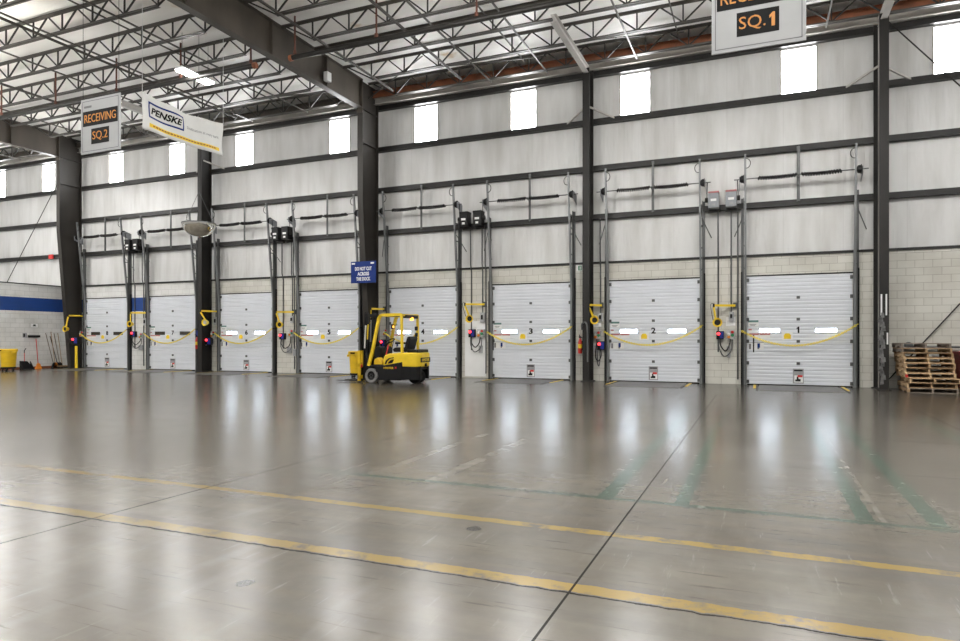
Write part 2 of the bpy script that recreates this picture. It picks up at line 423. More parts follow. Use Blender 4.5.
def text(string, width, height, center, material, parent, facing='-y', name='lettering', bold=0.0, shear=0.0, depth=.003, label=None):
    cu = bpy.data.curves.new(name, 'FONT'); cu.body = string; cu.align_x = 'CENTER'; cu.align_y = 'CENTER'
    cu.offset = bold; cu.shear = shear; cu.extrude = .01; cu.resolution_u = 3
    tmp = bpy.data.objects.new('tmp', cu); COL.objects.link(tmp)
    dg = bpy.context.evaluated_depsgraph_get()
    me = bpy.data.meshes.new_from_object(tmp.evaluated_get(dg))
    bpy.data.objects.remove(tmp); bpy.data.curves.remove(cu)
    xs = [v.co.x for v in me.vertices]; ys = [v.co.y for v in me.vertices]
    cx, cy = (min(xs)+max(xs))/2, (min(ys)+max(ys))/2
    sx = width/(max(xs)-min(xs)); sy = height/(max(ys)-min(ys))
    off = Vector((0,0,0)); p = parent
    while p is not None: off += Vector(p.location); p = p.parent
    for v in me.vertices:
        x, y, z = (v.co.x-cx)*sx, (v.co.y-cy)*sy, v.co.z/.01*depth
        if facing == '-y': w = Vector((x, -z, y))
        else: w = Vector((z, x, y))          # faces +x, reads towards +y
        v.co = w+Vector(center)-off
    me.materials.clear(); me.materials.append(material); me.name = name
    o = bpy.data.objects.new(name, me); COL.objects.link(o); o.parent = parent
    if label: o['label'] = label
    return o

def digit_one(x, y, z, h, material, parent, name='lettering'):
    w = h*.42
    q = [(x-w*.2,z-h/2),(x+w*.34,z-h/2),(x+w*.34,z+h/2),(x-w*.02,z+h/2),(x-w*.55,z+h*.28),(x-w*.55,z+h*.08),(x-w*.2,z+h*.20)]
    return MB().prism(q, 'y', y-.003, y).build(name, material, parent)

def smooth_pts(pts, k=6):
    """Catmull-Rom through the points"""
    P = [Vector(p) for p in pts]; P = [P[0]*2-P[1]]+P+[P[-1]*2-P[-2]]; out = []
    for i in range(1, len(P)-2):
        for j in range(k):
            t = j/k; a, b, c, d = P[i-1], P[i], P[i+1], P[i+2]
            out.append(.5*((2*b)+(c-a)*t+(2*a-5*b+4*c-d)*t*t+(3*b-a-3*c+d)*t**3))
    out.append(P[-2]); return out

# ------------------------------------------------------------------ dimensions of the place
DOOR_W, DOOR_H = 2.70, 3.16
DOOR_X = {8: -27.04, 7: -23.03, 6: -19.01, 5: -15.00, 4: -10.99, 3: -6.95, 2: -2.98, 1: 1.04}
COLS = [-28.8, -20.92, -12.92, -4.95, 3.05]
XL, XR = -46.0, 12.0
YB = -9.0
ROOF = 10.48
Z_CMU, Z_G3, Z_G2, Z_G1, Z_G0 = 3.75, 5.24, 6.79, 8.28, 9.74
WIN = [(PX(a_, 20.935), PX(b_, 20.935)) for a_, b_ in ((-7, 6.5), (43.2, 55.8), (110, 124.2), (170.2, 185.7), (236.5, 254), (330.3, 350), (415, 438), (511.3, 536.5), (620.5, 650.2), (781, 816.3), (933, 974))]
WZ0, WZ1 = 8.40, 9.66
JY = [20.0-1.545*k for k in range(9)]

# ------------------------------------------------------------------ setting: floor, ceiling, walls
def struct(o, label, cat): return tag(o, label, cat, None, 'structure')
fl = MB(); fl.box(XL, XR, YB, 21.2, -.2, 0)
struct(fl.build('floor', M_floor), 'polished grey concrete floor with worn yellow and green lines', 'floor')

ce = MB()
ny, nx = 160, 60
ys = [YB+(21.2-YB)*j/ny for j in range(ny+1)]; xs = [XL+(XR-XL)*i/nx for i in range(nx+1)]
def sag(x, y):
    ph = ((20.0-y)/1.545) % 1.0
    s_ = abs(math.sin(PI*ph))
    return ROOF+.10-.07*s_+.03*mnoise.noise(Vector((x*.35, y*.9, 0)))
ce.v = [(x, y, sag(x, y)) for y in ys for x in xs]
ce.f = [(j*(nx+1)+i, j*(nx+1)+i+1, (j+1)*(nx+1)+i+1, (j+1)*(nx+1)+i) for j in range(ny) for i in range(nx)]
ceil_o = ce.build('ceiling', M_ceil, smooth=True)
sol = ceil_o.modifiers.new('thickness', 'SOLIDIFY'); sol.thickness = .12; sol.offset = 1 if ceil_o.data.polygons[0].normal.z > 0 else -1
struct(ceil_o, 'white quilted roof insulation between the joists', 'ceiling')

wb = MB()
edges = [XL]
for n in range(8, 0, -1):
    cx = DOOR_X[n]; a, b = cx-DOOR_W/2+.06, cx+DOOR_W/2-.06
    wb.box(edges[-1], a, 20.76, 21.0, 0, Z_CMU)
    wb.box(a, b, 20.76, 21.0, DOOR_H-.08, Z_CMU)
    edges.append(b)
wb.box(edges[-1], XR, 20.76, 21.0, 0, Z_CMU)
wall_back = struct(wb.build('wall_back', M_block), 'painted concrete block dock wall around the eight doors', 'wall')
ln = MB(); Y0, Y1 = 20.90, 20.98
ln.box(XL, XR, Y0, Y1, Z_CMU, WZ0); ln.box(XL, XR, Y0, Y1, WZ1, ROOF+.1)
e = XL
for a, b in WIN: ln.box(e, a, Y0, Y1, WZ0, WZ1); e = b
ln.box(e, XR, Y0, Y1, WZ0, WZ1)
ln.build('liner_panel', M_liner, wall_back, label='white vinyl faced wall liner above the block')
for i, (a, b) in enumerate(WIN):
    w = MB().box(a, b, 20.93, 20.96, WZ0, WZ1).build('window_%d' % (i+1), M_sky)
    fr = MB()
    fr.box(a-.03, a+.012, 20.885, 20.93, WZ0-.02, WZ1+.02); fr.box(b-.012, b+.03, 20.885, 20.93, WZ0-.02, WZ1+.02)
    fr.build('window_frame', M_light, w)
    names = ['at the far end above the partition', 'just above the partition by the wide corner column', 'above door 8', 'above door 7', 'above door 6', 'above door 5',
             'above door 4', 'above door 3', 'above door 2', 'above door 1', 'above the pallet stack']
    struct(w, 'bright translucent high window '+names[i], 'window')

# white block partition running out from the dock wall on the left
pl = MB(); pl.box(-30.06, -29.86, 6.0, 20.76, 0, Z_CMU)
pl_o = struct(pl.build('wall_left', M_blockl), 'low white block partition wall with blue stripe', 'wall')
MB().box(-30.08, -29.84, 6.0, 20.76, Z_CMU, Z_CMU+.04).build('cap', M_girt, pl_o)
MB().box(XL, -30.06, 6.0, 20.7, Z_CMU-.2, Z_CMU-.02).build('office_roof_slab', M_white, pl_o)
bl = MB().box(-29.86, -29.845, 6.0, 20.76, 0, .10)
struct(bl.build('baseboard_left', M_rust), 'dark red baseboard along the low white partition', 'baseboard')

# steel angle capping the block wall, in bays
BAYS = [(-46, -28.8, 'above the low white partition'), (-28.8, -20.92, 'over doors 7 and 8'), (-20.92, -12.92, 'over doors 5 and 6'),
        (-12.92, -4.95, 'over doors 3 and 4'), (-4.95, 3.05, 'over doors 1 and 2'), (3.05, 12, 'beyond door 1 over the pallets')]
def girt(x0, x1, z, label, kind='z'):
    g = MB()
    if kind == 'angle':
        g.box(x0, x1, 20.71, 20.90, z-.02, z+.045)
    else:
        d = .09
        g.prism([(20.705,z-d),(20.705,z+d-.02),(20.725,z+d-.02),(20.725,z-d+.02),(20.895,z-d+.02),(20.895,z-d)], 'x', x0, x1)
        g.box(x0, x1, 20.725, 20.9, z+d-.035, z+d-.02)
    o = g.build('wall_girt', M_girt)
    tag(o, label, 'girt', 'horizontal wall girts')
for x0, x1, bl_ in BAYS:
    girt(x0, x1, Z_CMU, 'thin dark angle capping the block wall '+bl_, 'angle')
    girt(x0, x1, Z_G3, 'dark wall girt behind the door operators, '+bl_)
    girt(x0, x1, Z_G2, 'dark wall girt above the torsion springs, '+bl_)
    girt(x0, x1, Z_G1, 'dark wall girt just under the high windows, '+bl_)
    girt(x0, x1, Z_G0+.06, 'dark wall girt along the tops of the high windows, '+bl_)
    # eave channel and the beam above it
    g = MB(); g.box(x0, x1, 20.62, 20.64, 9.88, 10.10); g.box(x0, x1, 20.55, 20.64, 10.085, 10.10); g.box(x0, x1, 20.55, 20.88, 9.88, 9.895)
    tag(g.build('eave_channel', M_light), 'light grey steel eave channel above the windows, '+bl_, 'channel', 'eave channels')
    rust = x0 > -13
    g = MB(); g.ibeam((x0, 20.52, 10.215), (x1, 20.52, 10.215), .14, .23, .015, .012, side=(0,1,0))
    tag(g.build('eave_beam', M_rust if rust else M_frame), ('rust red' if rust else 'grey brown')+' steel eave beam under the roof, '+bl_, 'beam', 'eave beams')

# ------------------------------------------------------------------ columns, rafters, strut beams
def frame_column(x, label):
    c = thing('steel_column', label, 'column', (x, 20.3, 0), 'wide tapered frame columns')
    yb, yt, zk = 20.18, 19.66, 6.2
    inner = MB().prism([(yb,0),(yb+.02,0),(yt+.02,zk),(yt+.02,9.46),(yt,9.46),(yt,zk)], 'x', x-.11, x+.11)
    inner.build('flange', M_col, c)
    MB().box(x-.11, x+.11, 20.68, 20.7, 0, ROOF-.02).build('flange', M_col, c)
    MB().prism([(yb+.02,0),(20.68,0),(20.68,ROOF-.02),(yt+.02,ROOF-.02),(yt+.02,zk)], 'x', x-.008, x+.008).build('web_plate', M_col, c)
    st = MB()
    for z in (8.28, 9.46): st.box(x-.10, x+.10, yt+.02, 20.68, z-.012, z+.012)
    st.build('stiffener', M_col, c)
    MB().box(x-.16, x+.16, yb-.08, 20.74, 0, .025).build('base_plate', M_steel, c)
    return c
frame_column(-28.8, 'wide tapered dark steel column between the partition and door 8')
frame_column(-12.92, 'wide tapered dark steel column behind the forklift')
def wind_column(x, label):
    c = thing('steel_column', label, 'column', (x, 20.45, 0), 'slim wind columns')
    yf = 19.74 if x > 2 else 20.14
    MB().box(x-.11, x+.11, yf, yf+.02, 0, 9.78).build('flange', M_steel, c)
    MB().box(x-.11, x+.11, 20.66, 20.68, 0, 10.4).build('flange', M_steel, c)
    MB().box(x-.008, x+.008, yf+.02, 20.66, 0, 9.78).build('web_plate', M_light if x > 2 else M_steel, c)  # web by the pallets coloured pale, standing in for light falling on it
    MB().box(x-.16, x+.16, yf-.04, 20.72, 0, .025).build('base_plate', M_steel, c)
    return c
for x, lb in ((-20.92, 'slim dark steel column between doors 6 and 7'), (-4.95, 'slim dark steel column between doors 2 and 3'), (2.995, 'slim dark steel column between door 1 and the pallets')):
    wind_column(x, lb)
    cb = MB(); cb.ibeam((x, 20.22, 9.74), (x, 16.6, 9.74), .16, .22, .015, .02, side=(1,0,0))
    tag(cb.build('strut_beam', M_light), 'light grey strut beam from the top of the column '+lb.split('column ')[1]+' to the joists', 'beam', 'strut beams at the wind columns')
    # knee braces to the girt under the windows
    for s_, side in ((-1, 'partition side'), (1, 'pallet side')):
        k = MB().bar((x+s_*.05, 20.3, 8.62), (x+s_*.78, 20.74, 8.30), .05, .05)
        tag(k.build('girt_brace', M_light), 'thin girt brace on the '+lb.replace('dark steel ', '')+', '+side, 'brace', 'girt braces')
def rafter(x, label):
    c = thing('roof_rafter', label, 'rafter', (x, 14, 9.45), 'deep roof rafters')
    ya, yb = YB+.1, 19.64
    MB().box(x-.125, x+.125, ya, yb, 9.45, 9.472).build('flange', M_frame, c)
    MB().box(x-.125, x+.125, ya, yb+.02, ROOF-.03, ROOF-.01).build('flange', M_frame, c)
    MB().box(x-.008, x+.008, ya, yb+.02, 9.472, ROOF-.03).build('web_plate', M_frame, c)
    for y in (17.6, 15.0, 11.9, 8.8):
        MB().box(x-.115, x+.115, y-.008, y+.008, 9.472, ROOF-.03).build('stiffener', M_frame, c)
    MB().box(x-.12, x+.12, yb-.02, yb+.02, 9.3, ROOF-.01).build('end_plate', M_frame, c)
    return c
rafter(-28.8, 'deep grey roof rafter running out over the partition end')
rafter(-12.92, 'deep grey roof rafter running out over the forklift')

# ------------------------------------------------------------------ open web roof joists
def joist(x0, x1, y, label, grp):
    c = thing('roof_joist', label, 'joist', (x0, y, 9.85), grp)
    zt, zb = ROOF-.045, 9.85
    L_ = x1-x0
    tc_ = MB()
    for s_ in (-1, 1): tc_.box(x0, x1, y+s_*.045-.03, y+s_*.045+.03, zt-.006, zt); tc_.box(x0, x1, y+s_*.018-.004, y+s_*.018+.004, zt-.065, zt)
    tc_.build('top_chord', M_joist, c)
    bs = 1.10
    bc = MB()
    for s_ in (-1, 1): bc.box(x0+bs, x1-bs, y+s_*.045-.03, y+s_*.045+.03, zb, zb+.006); bc.box(x0+bs, x1-bs, y+s_*.018-.004, y+s_*.018+.004, zb, zb+.06)
    bc.build('bottom_chord', M_joist, c)
    n = max(2, round((L_-2*bs)/1.22)); p = (L_-2*bs)/n
    nodes_b = [x0+bs+i*p for i in range(n+1)]
    dia = {}
    def member(key, p0, p1, nm):
        if key in dia:
            o = dia[key][0].copy(); COL.objects.link(o); o.parent = c
            o.location = (p0[0]-dia[key][1], 0, 0)
        else:
            o = MB().bar(p0, p1, .036, .036).build(nm, M_web, c); dia[key] = (o, p0[0])
    member('e0', (x0+.15, y, zt-.03), (nodes_b[0], y, zb+.03), 'web_diagonal')
    member('e1', (x1-.15, y, zt-.03), (nodes_b[-1], y, zb+.03), 'web_diagonal')
    for i, xb in enumerate(nodes_b):
        member('v', (xb, y, zb+.03), (xb, y, zt-.03), 'web_vertical')
        if i < n:
            member('d1', (xb, y, zb+.03), (xb+p/2, y, zt-.03), 'web_diagonal')
            member('d2', (xb+p, y, zb+.03), (xb+p/2, y, zt-.03), 'web_diagonal')
    return c
ORD = ['nearest the dock wall', 'second from the dock wall', 'third from the dock wall', 'fourth from the dock wall', 'fifth from the dock wall', 'sixth from the dock wall', 'seventh from the dock wall', 'eighth from the dock wall', 'ninth from the dock wall']
for bay, (x0, x1, bn) in enumerate(((-45.0, -28.93, 'over the white partition'), (-28.67, -13.05, 'between the two deep rafters'), (-12.79, 11.5, 'over doors 1 to 4'))):
    for k, y in enumerate(JY):
        if bay == 0 and k > 3: continue
        if bay == 2 and k > 5: continue
        joist(x0, x1, y, 'open web roof joist '+bn+', '+ORD[k], 'open web roof joists')
# bridging running across the joists
def bridge(x, y0, lb, w=.04, z=9.845, m=None):
    g = MB().bar((x, y0, z), (x, 20.2, z), w, w)
    tag(g.build('joist_bridging', m or M_joist), lb, 'bridging', 'bridging bars across the joists')
for x, lb in ((-25.8, 'over door 8'), (-23.3, 'over door 7'), (-20.6, 'over the column between doors 6 and 7'), (-18.2, 'over door 6'), (-15.6, 'over door 5'), (-8.15, 'over the operators of doors 3 and 4'),
              (-6.2, 'over door 3'), (-3.4, 'over door 2'), (-.9, 'over the gap between doors 1 and 2'), (1.7, 'over door 1'), (-32.2, 'over the partition')):
    bridge(x, 7.5, 'steel bridging bar under the joists '+lb)
for x, lb in ((-24.6, 'over the gap between doors 7 and 8'), (-16.9, 'over the gap between doors 5 and 6'), (-7.0, 'beside door 3'), (-2.2, 'beside door 2')):
    g = MB().bar((x, 7.5, ROOF-.12), (x, 20.2, ROOF-.12), .035, .035)
    tag(g.build('joist_bridging', M_joist), 'upper bridging bar close under the insulation '+lb, 'bridging', 'bridging bars across the joists')
M_cond = mat('brown_conduit', (.035, .028, .022), .55, .2, .3, 3)
for x, lb in ((-11.45, 'near the rafter over the forklift'), (-8.9, 'over the gap between doors 3 and 4'), (-18.35, 'over door 6')):
    g = MB().tube([(x, 7.5, 9.78), (x, 19.4, 9.78)], .04, 8)
    tag(g.build('roof_conduit', M_cond, smooth=True), 'brown conduit pipe under the joists '+lb, 'pipe', 'conduits under the roof')
# cross bracing between joists beside the rafters
for (x0, y0, x1, y1, lb) in ((-12.8, 20.0, -9.8, 18.45, 'over door 4'), (-9.8, 18.45, -6.2, 20.0, 'over door 3'), (-4.9, 18.45, -2.0, 20.0, 'over door 2'), (-16.5, 18.45, -13.1, 20.0, 'over door 5')):
    g = MB().bar((x0, y0, 9.9), (x1, y1, 10.3), .03, .03)
    tag(g.build('sway_brace', M_joist), 'thin slanting sway brace between roof joists '+lb, 'brace', 'sway braces')

# sprinkler mains
def sprinkler(x0, x1, rods, label, caps):
    y, z = 15.0, 9.27
    c = thing('sprinkler_main', label, 'pipe', (x0, y, z), 'sprinkler mains')
    MB().tube([(x0, y, z), (x1, y, z)], .072, 12).build('pipe', M_steel, c, smooth=True)
    for xx in caps: MB().tube([(xx-.05, y, z), (xx+.05, y, z)], .088, 12).build('end_cap', M_rust, c, smooth=True, label='red pipe end cap')
    for xr in rods:
        r = MB().tube([(xr, y, z+.08), (xr, y, ROOF-.05)], .028, 6).build('hanger', M_hang, c, smooth=True)
        MB().tube([(xr, y, z+.08), (xr, y, z+.18)], .05, 8).build('clamp', M_hang, r, smooth=True)
sprinkler(-12.15, 11.5, (-12.02, -9.35, -6.45, -3.4, -.4), 'black sprinkler main with red end cap ahead of doors 1 to 4', (-12.15,))
sprinkler(-44, -13.45, (-13.6, -16.35, -19.15, -22.1, -25.0, -27.9), 'black sprinkler main hanging behind the two hung signs', (-13.45,))

# ------------------------------------------------------------------ high-bay lamps
def high_bay(x, y, label, up=False, z=9.22):
    c = thing('high_bay_lamp', label, 'lamp', (x, y, z), 'high-bay lamps')
    MB().prism([(x-.17,z+.10),(x+.17,z+.10),(x+.12,z+.17),(x-.12,z+.17)], 'y', y-.62, y+.62).build('housing', M_white, c)
    for a, b in ((-.60, -.04), (.04, .60)):
        MB().box(x-.14, x+.14, y+a, y+b, z-.03 if up else z+.06, z+.10).build('diffuser', M_lamp, c)  # unseen lamps drop deeper so their sides light the upper wall
    if up: MB().box(x-.09, x+.09, y-.55, y+.55, z+.17, z+.175).build('added_uplight', M_upglow, c)  # glowing top added only on unseen lamps, to brighten the ceiling
    for yy in (y-.5, y+.5): MB().tube([(x, yy, z+.17), (x, yy, ROOF-.05)], .006, 5).build('hanger_wire', M_steel, c)
    return c
hb = high_bay(-15.75, 15.0, 'lit high-bay lamp under the joists near the white cloth banner')
LAMPS = [(-7.0, 11.7), (-2.0, 12.0), (3.0, 12.0), (8.0, 12.0), (-19.3, 10.8), (-24.2, 12.6), (-29.2, 16.2), (-28, 9.0), (-39, 12), (-8.5, 4.5), (0, 4.5), (-17, 4.5), (-26, 2.0), (4, -4.5), (-8, -4.5)]  # all unseen; those towards the partition added to brighten the ceiling
hb2 = high_bay(*LAMPS[0], 'unseen lit high-bay lamp out over the hall floor, away from the dock wall', True, 8.55)
hb2.rotation_euler = (0, 0, PI/2)
for i, (x, y) in enumerate(LAMPS[1:]):
    dup(hb2, (x, y, 8.55), 'unseen lit high-bay lamp out over the hall floor, away from the dock wall')

# ------------------------------------------------------------------ dock doors
def dock_door(n):
    cx = DOOR_X[n]; x0, x1 = cx-DOOR_W/2, cx+DOOR_W/2
    c = thing('door_%d' % n, 'white ribbed dock door with a black %d on it' % n, 'door', (cx, 20.72, 0), 'dock doors', 'structure')
    yb, yf = 20.755, 20.715
    # ribbed panel as one profile in (y, z)
    prof = [(yb, .02)]
    z = .02; sec = (DOOR_H-.02)/5
    for s_ in range(5):
        zs = .02+s_*sec
        prof += [(yf+.014, zs), (yf+.014, zs+.006), (yf, zs+.012)]
        for r in range(1, 6):
            zr = zs+sec*r/6
            prof += [(yf, zr-.026), (yf+.012, zr-.018), (yf+.012, zr-.008), (yf+.002, zr+.022), (yf, zr+.03)]
        prof += [(yf, zs+sec-.012), (yf+.014, zs+sec-.006)]
    prof += [(yb, DOOR_H)]
    MB().prism(prof, 'x', x0, x1).build('panel', M_doorw, c)
    MB().box(x0, x1, 20.705, 20.755, 0, .035).build('bottom_seal', M_rubber, c)
    MB().box(x0-.03, x1+.03, 20.70, 20.755, DOOR_H, DOOR_H+.03).build('top_seal', M_rubber, c)
    dark = n in (7, 8)
    for u in (.60, 2.05):
        a, b, zz0, zz1 = x0+u-.265, x0+u+.265, 1.525, 1.63
        f_ = MB()
        f_.box(a-.02, b+.02, 20.700, 20.73, zz1, zz1+.02); f_.box(a-.02, b+.02, 20.700, 20.73, zz0-.02, zz0); f_.box(a-.02, a, 20.700, 20.73, zz0, zz1); f_.box(b, b+.02, 20.700, 20.73, zz0, zz1)
        fo = f_.build('window_frame', M_ltgrey if not dark else M_black, c)
        MB().box(a, b, 20.706, 20.725, zz0, zz1).build('pane', M_dwind if dark else M_dwin, fo)
    for zz in (.64, 1.27, 1.90, 2.52):
        MB().box(cx-.045, cx+.045, 20.695, 20.72, zz-.04, zz+.04).build('hinge', M_galvd, c, bevel=.006)
    for xe in (x0+.02, x1-.02):
        for zz in (.10, .64, 1.27, 1.90, 2.52, 3.05):
            MB().box(xe-.04, xe+.04, 20.69, 20.72, zz-.05, zz+.05).build('roller_bracket', M_galvd, c, bevel=.006)
    if n == 1: digit_one(cx, 20.712, 1.595, .185, M_ink, c, 'door_number')
    else: text(str(n), .135 if n != 1 else .075, .185, (cx+.0, 20.712, 1.595), M_ink, c, bold=.03 if n != 1 else .012, name='door_number')
    # dock sign with a yellow truck shape
    s_ = MB().box(cx-.42, cx-.14, 20.705, 20.714, 1.30, 1.54).build('caution_sign', M_white, c)
    q = cx-.28
    MB().prism([(q-.09,1.34),(q+.09,1.34),(q+.09,1.42),(q+.105,1.42),(q+.08,1.46),(q+.05,1.50),(q-.05,1.50),(q-.08,1.46),(q-.105,1.42),(q-.09,1.42)], 'y', 20.700, 20.706).build('symbol', M_yel, s_)
    # placard with a small lift truck
    p_ = MB().box(cx-.14, cx+.14, 20.702, 20.714, .07, .49).build('placard', M_ltgrey, c)
    MB().box(cx-.10, cx+.12, 20.698, 20.703, .10, .30).build('picture_field', M_white, p_)
    MB().box(cx-.11, cx+.11, 20.698, 20.703, .42, .46).build('heading_bar', M_ink, p_)
    MB().box(cx-.02, cx+.11, 20.694, 20.699, .25, .31).build('red_flag', M_red, p_)
    MB().prism([(cx-.08,.13),(cx+.06,.13),(cx+.06,.20),(cx+.01,.20),(cx+.0,.27),(cx-.04,.27),(cx-.04,.19),(cx-.08,.18)], 'y', 20.694, 20.699).build('symbol', M_ink, p_)
    # paper notices by the near-hand edge
    def notice(a, b, z0, z1, head, hm, nm='notice'):
        o = MB().box(x0+a, x0+b, 20.706, 20.714, z0, z1).build(nm, M_white, c)
        MB().box(x0+a, x0+b, 20.702, 20.707, z1-head, z1).build('heading', hm, o)
        return o
    o = notice(.03, .31, 1.70, 1.88, .06, M_teal)
    for k in range(2): MB().box(x0+.07+.02*k, x0+.25-.03*k, 20.703, 20.707, 1.755-.03*k, 1.77-.03*k).build('print_line', M_grime, o)
    o = notice(.04, .13, 1.52, 1.63, .04, M_pink)
    notice(.04, .32, 1.36, 1.50, .05, M_pink); notice(.34, .62, 1.36, 1.50, .05, M_pink)
    o = notice(.04, .24, 1.02, 1.24, .012, M_grime); MB().box(x0+.05, x0+.11, 20.702, 20.707, 1.04, 1.20).build('print', M_grime, o)
    o = notice(.25, .45, 1.02, 1.24, .012, M_grime); MB().box(x0+.28, x0+.35, 20.702, 20.707, 1.08, 1.21).build('print', M_blues, o); MB().box(x0+.28, x0+.33, 20.702, 20.707, 1.04, 1.08).build('print', M_grime, o)
    return c
for n in DOOR_X: dock_door(n)

# tracks: a wall angle plus a rail that leans out from the wall as it climbs
NEIGH = {(8, -1): 'the wide tapered column', (8, 1): 'door 7', (7, -1): 'door 8', (7, 1): 'the slim column', (6, -1): 'the slim column', (6, 1): 'door 5', (5, -1): 'door 6', (5, 1): 'the wide tapered column',
         (4, -1): 'the wide tapered column', (4, 1): 'door 3', (3, -1): 'door 4', (3, 1): 'the slim column', (2, -1): 'the slim column', (2, 1): 'door 1', (1, -1): 'door 2', (1, 1): 'the pallets'}
def track(n, s_):
    x = DOOR_X[n]+s_*(DOOR_W/2+.06)
    c = thing('door_track', 'tall grey lift track of door %d on the side of %s' % (n, NEIGH[(n, s_)]), 'track', (x, 20.7, 0), 'lift door tracks')
    zt = 6.62
    yb, yt = 20.66, 20.28
    def yz(z): return yb if z < 2.9 else yb+(yt-yb)*(z-2.9)/(zt-2.9)
    xr = x-s_*.02
    r = MB()
    for (za, zb_) in ((0, 2.9), (2.9, zt)):
        r.bar((xr, yz(za), za), (xr, yz(zb_), zb_), .055, .07, up=(0,-1,0))
    r.build('rail', M_galv, c)
    wa = MB(); wa.box(x+s_*.03-.008, x+s_*.03+.008, 20.60, 20.75, 0, 5.45); wa.box(x+s_*.06-.04, x+s_*.06+.04, 20.735, 20.75, 0, 5.45)
    wa.build('wall_angle', M_galvd, c)
    wa2 = MB().box(x+s_*.085-.02, x+s_*.085+.02, 20.70, 20.75, 0, 3.3).build('jamb_seal', M_rubber, c)
    for z in (3.4, 4.05, 4.7, 5.3):
        MB().bar((x, yz(z), z), (x+s_*.02, 20.75, z), .05, .03).build('bracket', M_galvd, c)
    g = MB().bar((x+s_*.03, yz(4.9), 4.9), (x+s_*.28, 20.75, 4.35), .02, .02); g.build('stay', M_galvd, c)
    # curled bumper spring at the top
    a = [(xr-s_*(.02+.12*math.sin(t)), yz(6.3)-.03, 6.5-.14+.14*math.cos(t)) for t in [PI*k/8 for k in range(9)]]
    MB().tube(a, .012, 6).build('top_bumper', M_steel, c, smooth=True)
    return c
for n in DOOR_X:
    for s_ in (-1, 1): track(n, s_)

# torsion shafts with springs
def shaft(n):
    cx = DOOR_X[n]; hw = DOOR_W/2+.12; y, z = 20.36, 5.93
    c = thing('torsion_shaft', 'spring shaft with two coil springs above door %d' % n, 'shaft', (cx, y, z), 'torsion spring shafts')
    MB().tube([(cx-hw-.22, y, z), (cx+hw+.22, y, z)], .016, 8).build('shaft', M_galvd, c, smooth=True)
    for s_ in (-1, 1):
        a, b = cx+s_*.06, cx+s_*(hw-.42)
        m = 90; pts = []
        turns = 15
        k_ = turns*10
        pts = [(a+(b-a)*i/k_, y+.045*math.cos(2*PI*i/10), z+.045*math.sin(2*PI*i/10)-.02*math.sin(PI*i/k_)) for i in range(k_+1)]
        o = MB().tube(pts, .021, 5).build('spring', M_black if n in (1, 3, 4, 6) else M_steel, c, smooth=True)
        MB().tube([(a, y, z), (b, y, z)], .028, 8).build('winding_cone', M_black, o)
        xd = cx+s_*(hw-.0)
        MB().lathe([(.02, -.07), (.07, -.07), (.11, -.02), (.11, .03), (.13, .035), (.13, .05), (.02, .05)], (xd, y, z), 'x', 14).build('cable_drum', M_black, c, smooth=True)
        MB().prism([(y-.10,z-.12),(y+.34,z-.28),(y+.34,z+.02),(y+.04,z+.10),(y-.10,z+.06)], 'x', cx+s_*(hw+.08)-.005, cx+s_*(hw+.08)+.005).build('bearing_plate', M_dbox, c)
    p = MB(); p.box(cx-.04, cx+.04, 20.60, 20.61, Z_G3, Z_G2); p.box(cx-.04, cx-.03, 20.60, 20.69, Z_G3, Z_G2)
    p.box(cx-.03, cx+.03, y, 20.62, z-.03, z+.03)
    p.build('centre_post', M_galvd, c)
    return c
for n in DOOR_X: shaft(n)

# door operators (motor boxes)
def operator(n, s_, style):
    x = DOOR_X[n]+s_*(DOOR_W/2+.42); y0, y1 = 20.30, 20.62; z0, z1 = 5.12, 5.66
    lb = {'black': 'black motor operator box beside the top of door %d', 'grey': 'grey motor operator box beside the top of door %d'}[style] % n
    c = thing('door_operator', lb, 'motor', (x, 20.5, z0), 'door motor operators')
    body = M_dbox if style == 'grey' else M_black
    MB().box(x-.15, x+.15, y0, y1, z0+.05, z1-.06).build('housing', body, c, bevel=.015)
    if style == 'grey': MB().box(x-.15, x+.15, y0-.003, y1, z1-.06, z1-.01).build('lid', M_pink, c, bevel=.01, label='faded red lid')
    else: MB().box(x-.16, x+.16, y0-.01, y1, z1-.07, z1).build('lid', M_black, c, bevel=.015)
    MB().box(x-.08, x+.08, y0-.006, y0+.002, z0+.24, z0+.31).build('data_plate', M_white, c)
    MB().box(x-.05, x+.05, y0-.006, y0+.002, z0+.10, z0+.17).build('data_plate', M_ltgrey if style == 'grey' else M_white, c)
    MB().lathe([(.05, -.04), (.075, -.04), (.075, .04), (.05, .04)], (x-s_*.20, 20.42, z0+.30), 'x', 12).build('sprocket', M_steel, c)
    MB().box(x-.17, x+.17, y1, 20.70, z0-.03, z0+.05).build('mounting_shelf', M_steel, c)
    ch = MB().tube([(x-s_*.19, 20.40, z0+.30), (x-s_*.17, 20.37, 5.93)], .012, 6); ch.build('drive_chain', M_steel, c)
    return c
for n, s_, st in ((8, 1, 'black'), (7, -1, 'black'), (6, 1, 'black'), (5, -1, 'black'), (4, 1, 'black'), (3, -1, 'black'), (2, 1, 'grey'), (1, -1, 'grey')): operator(n, s_, st)

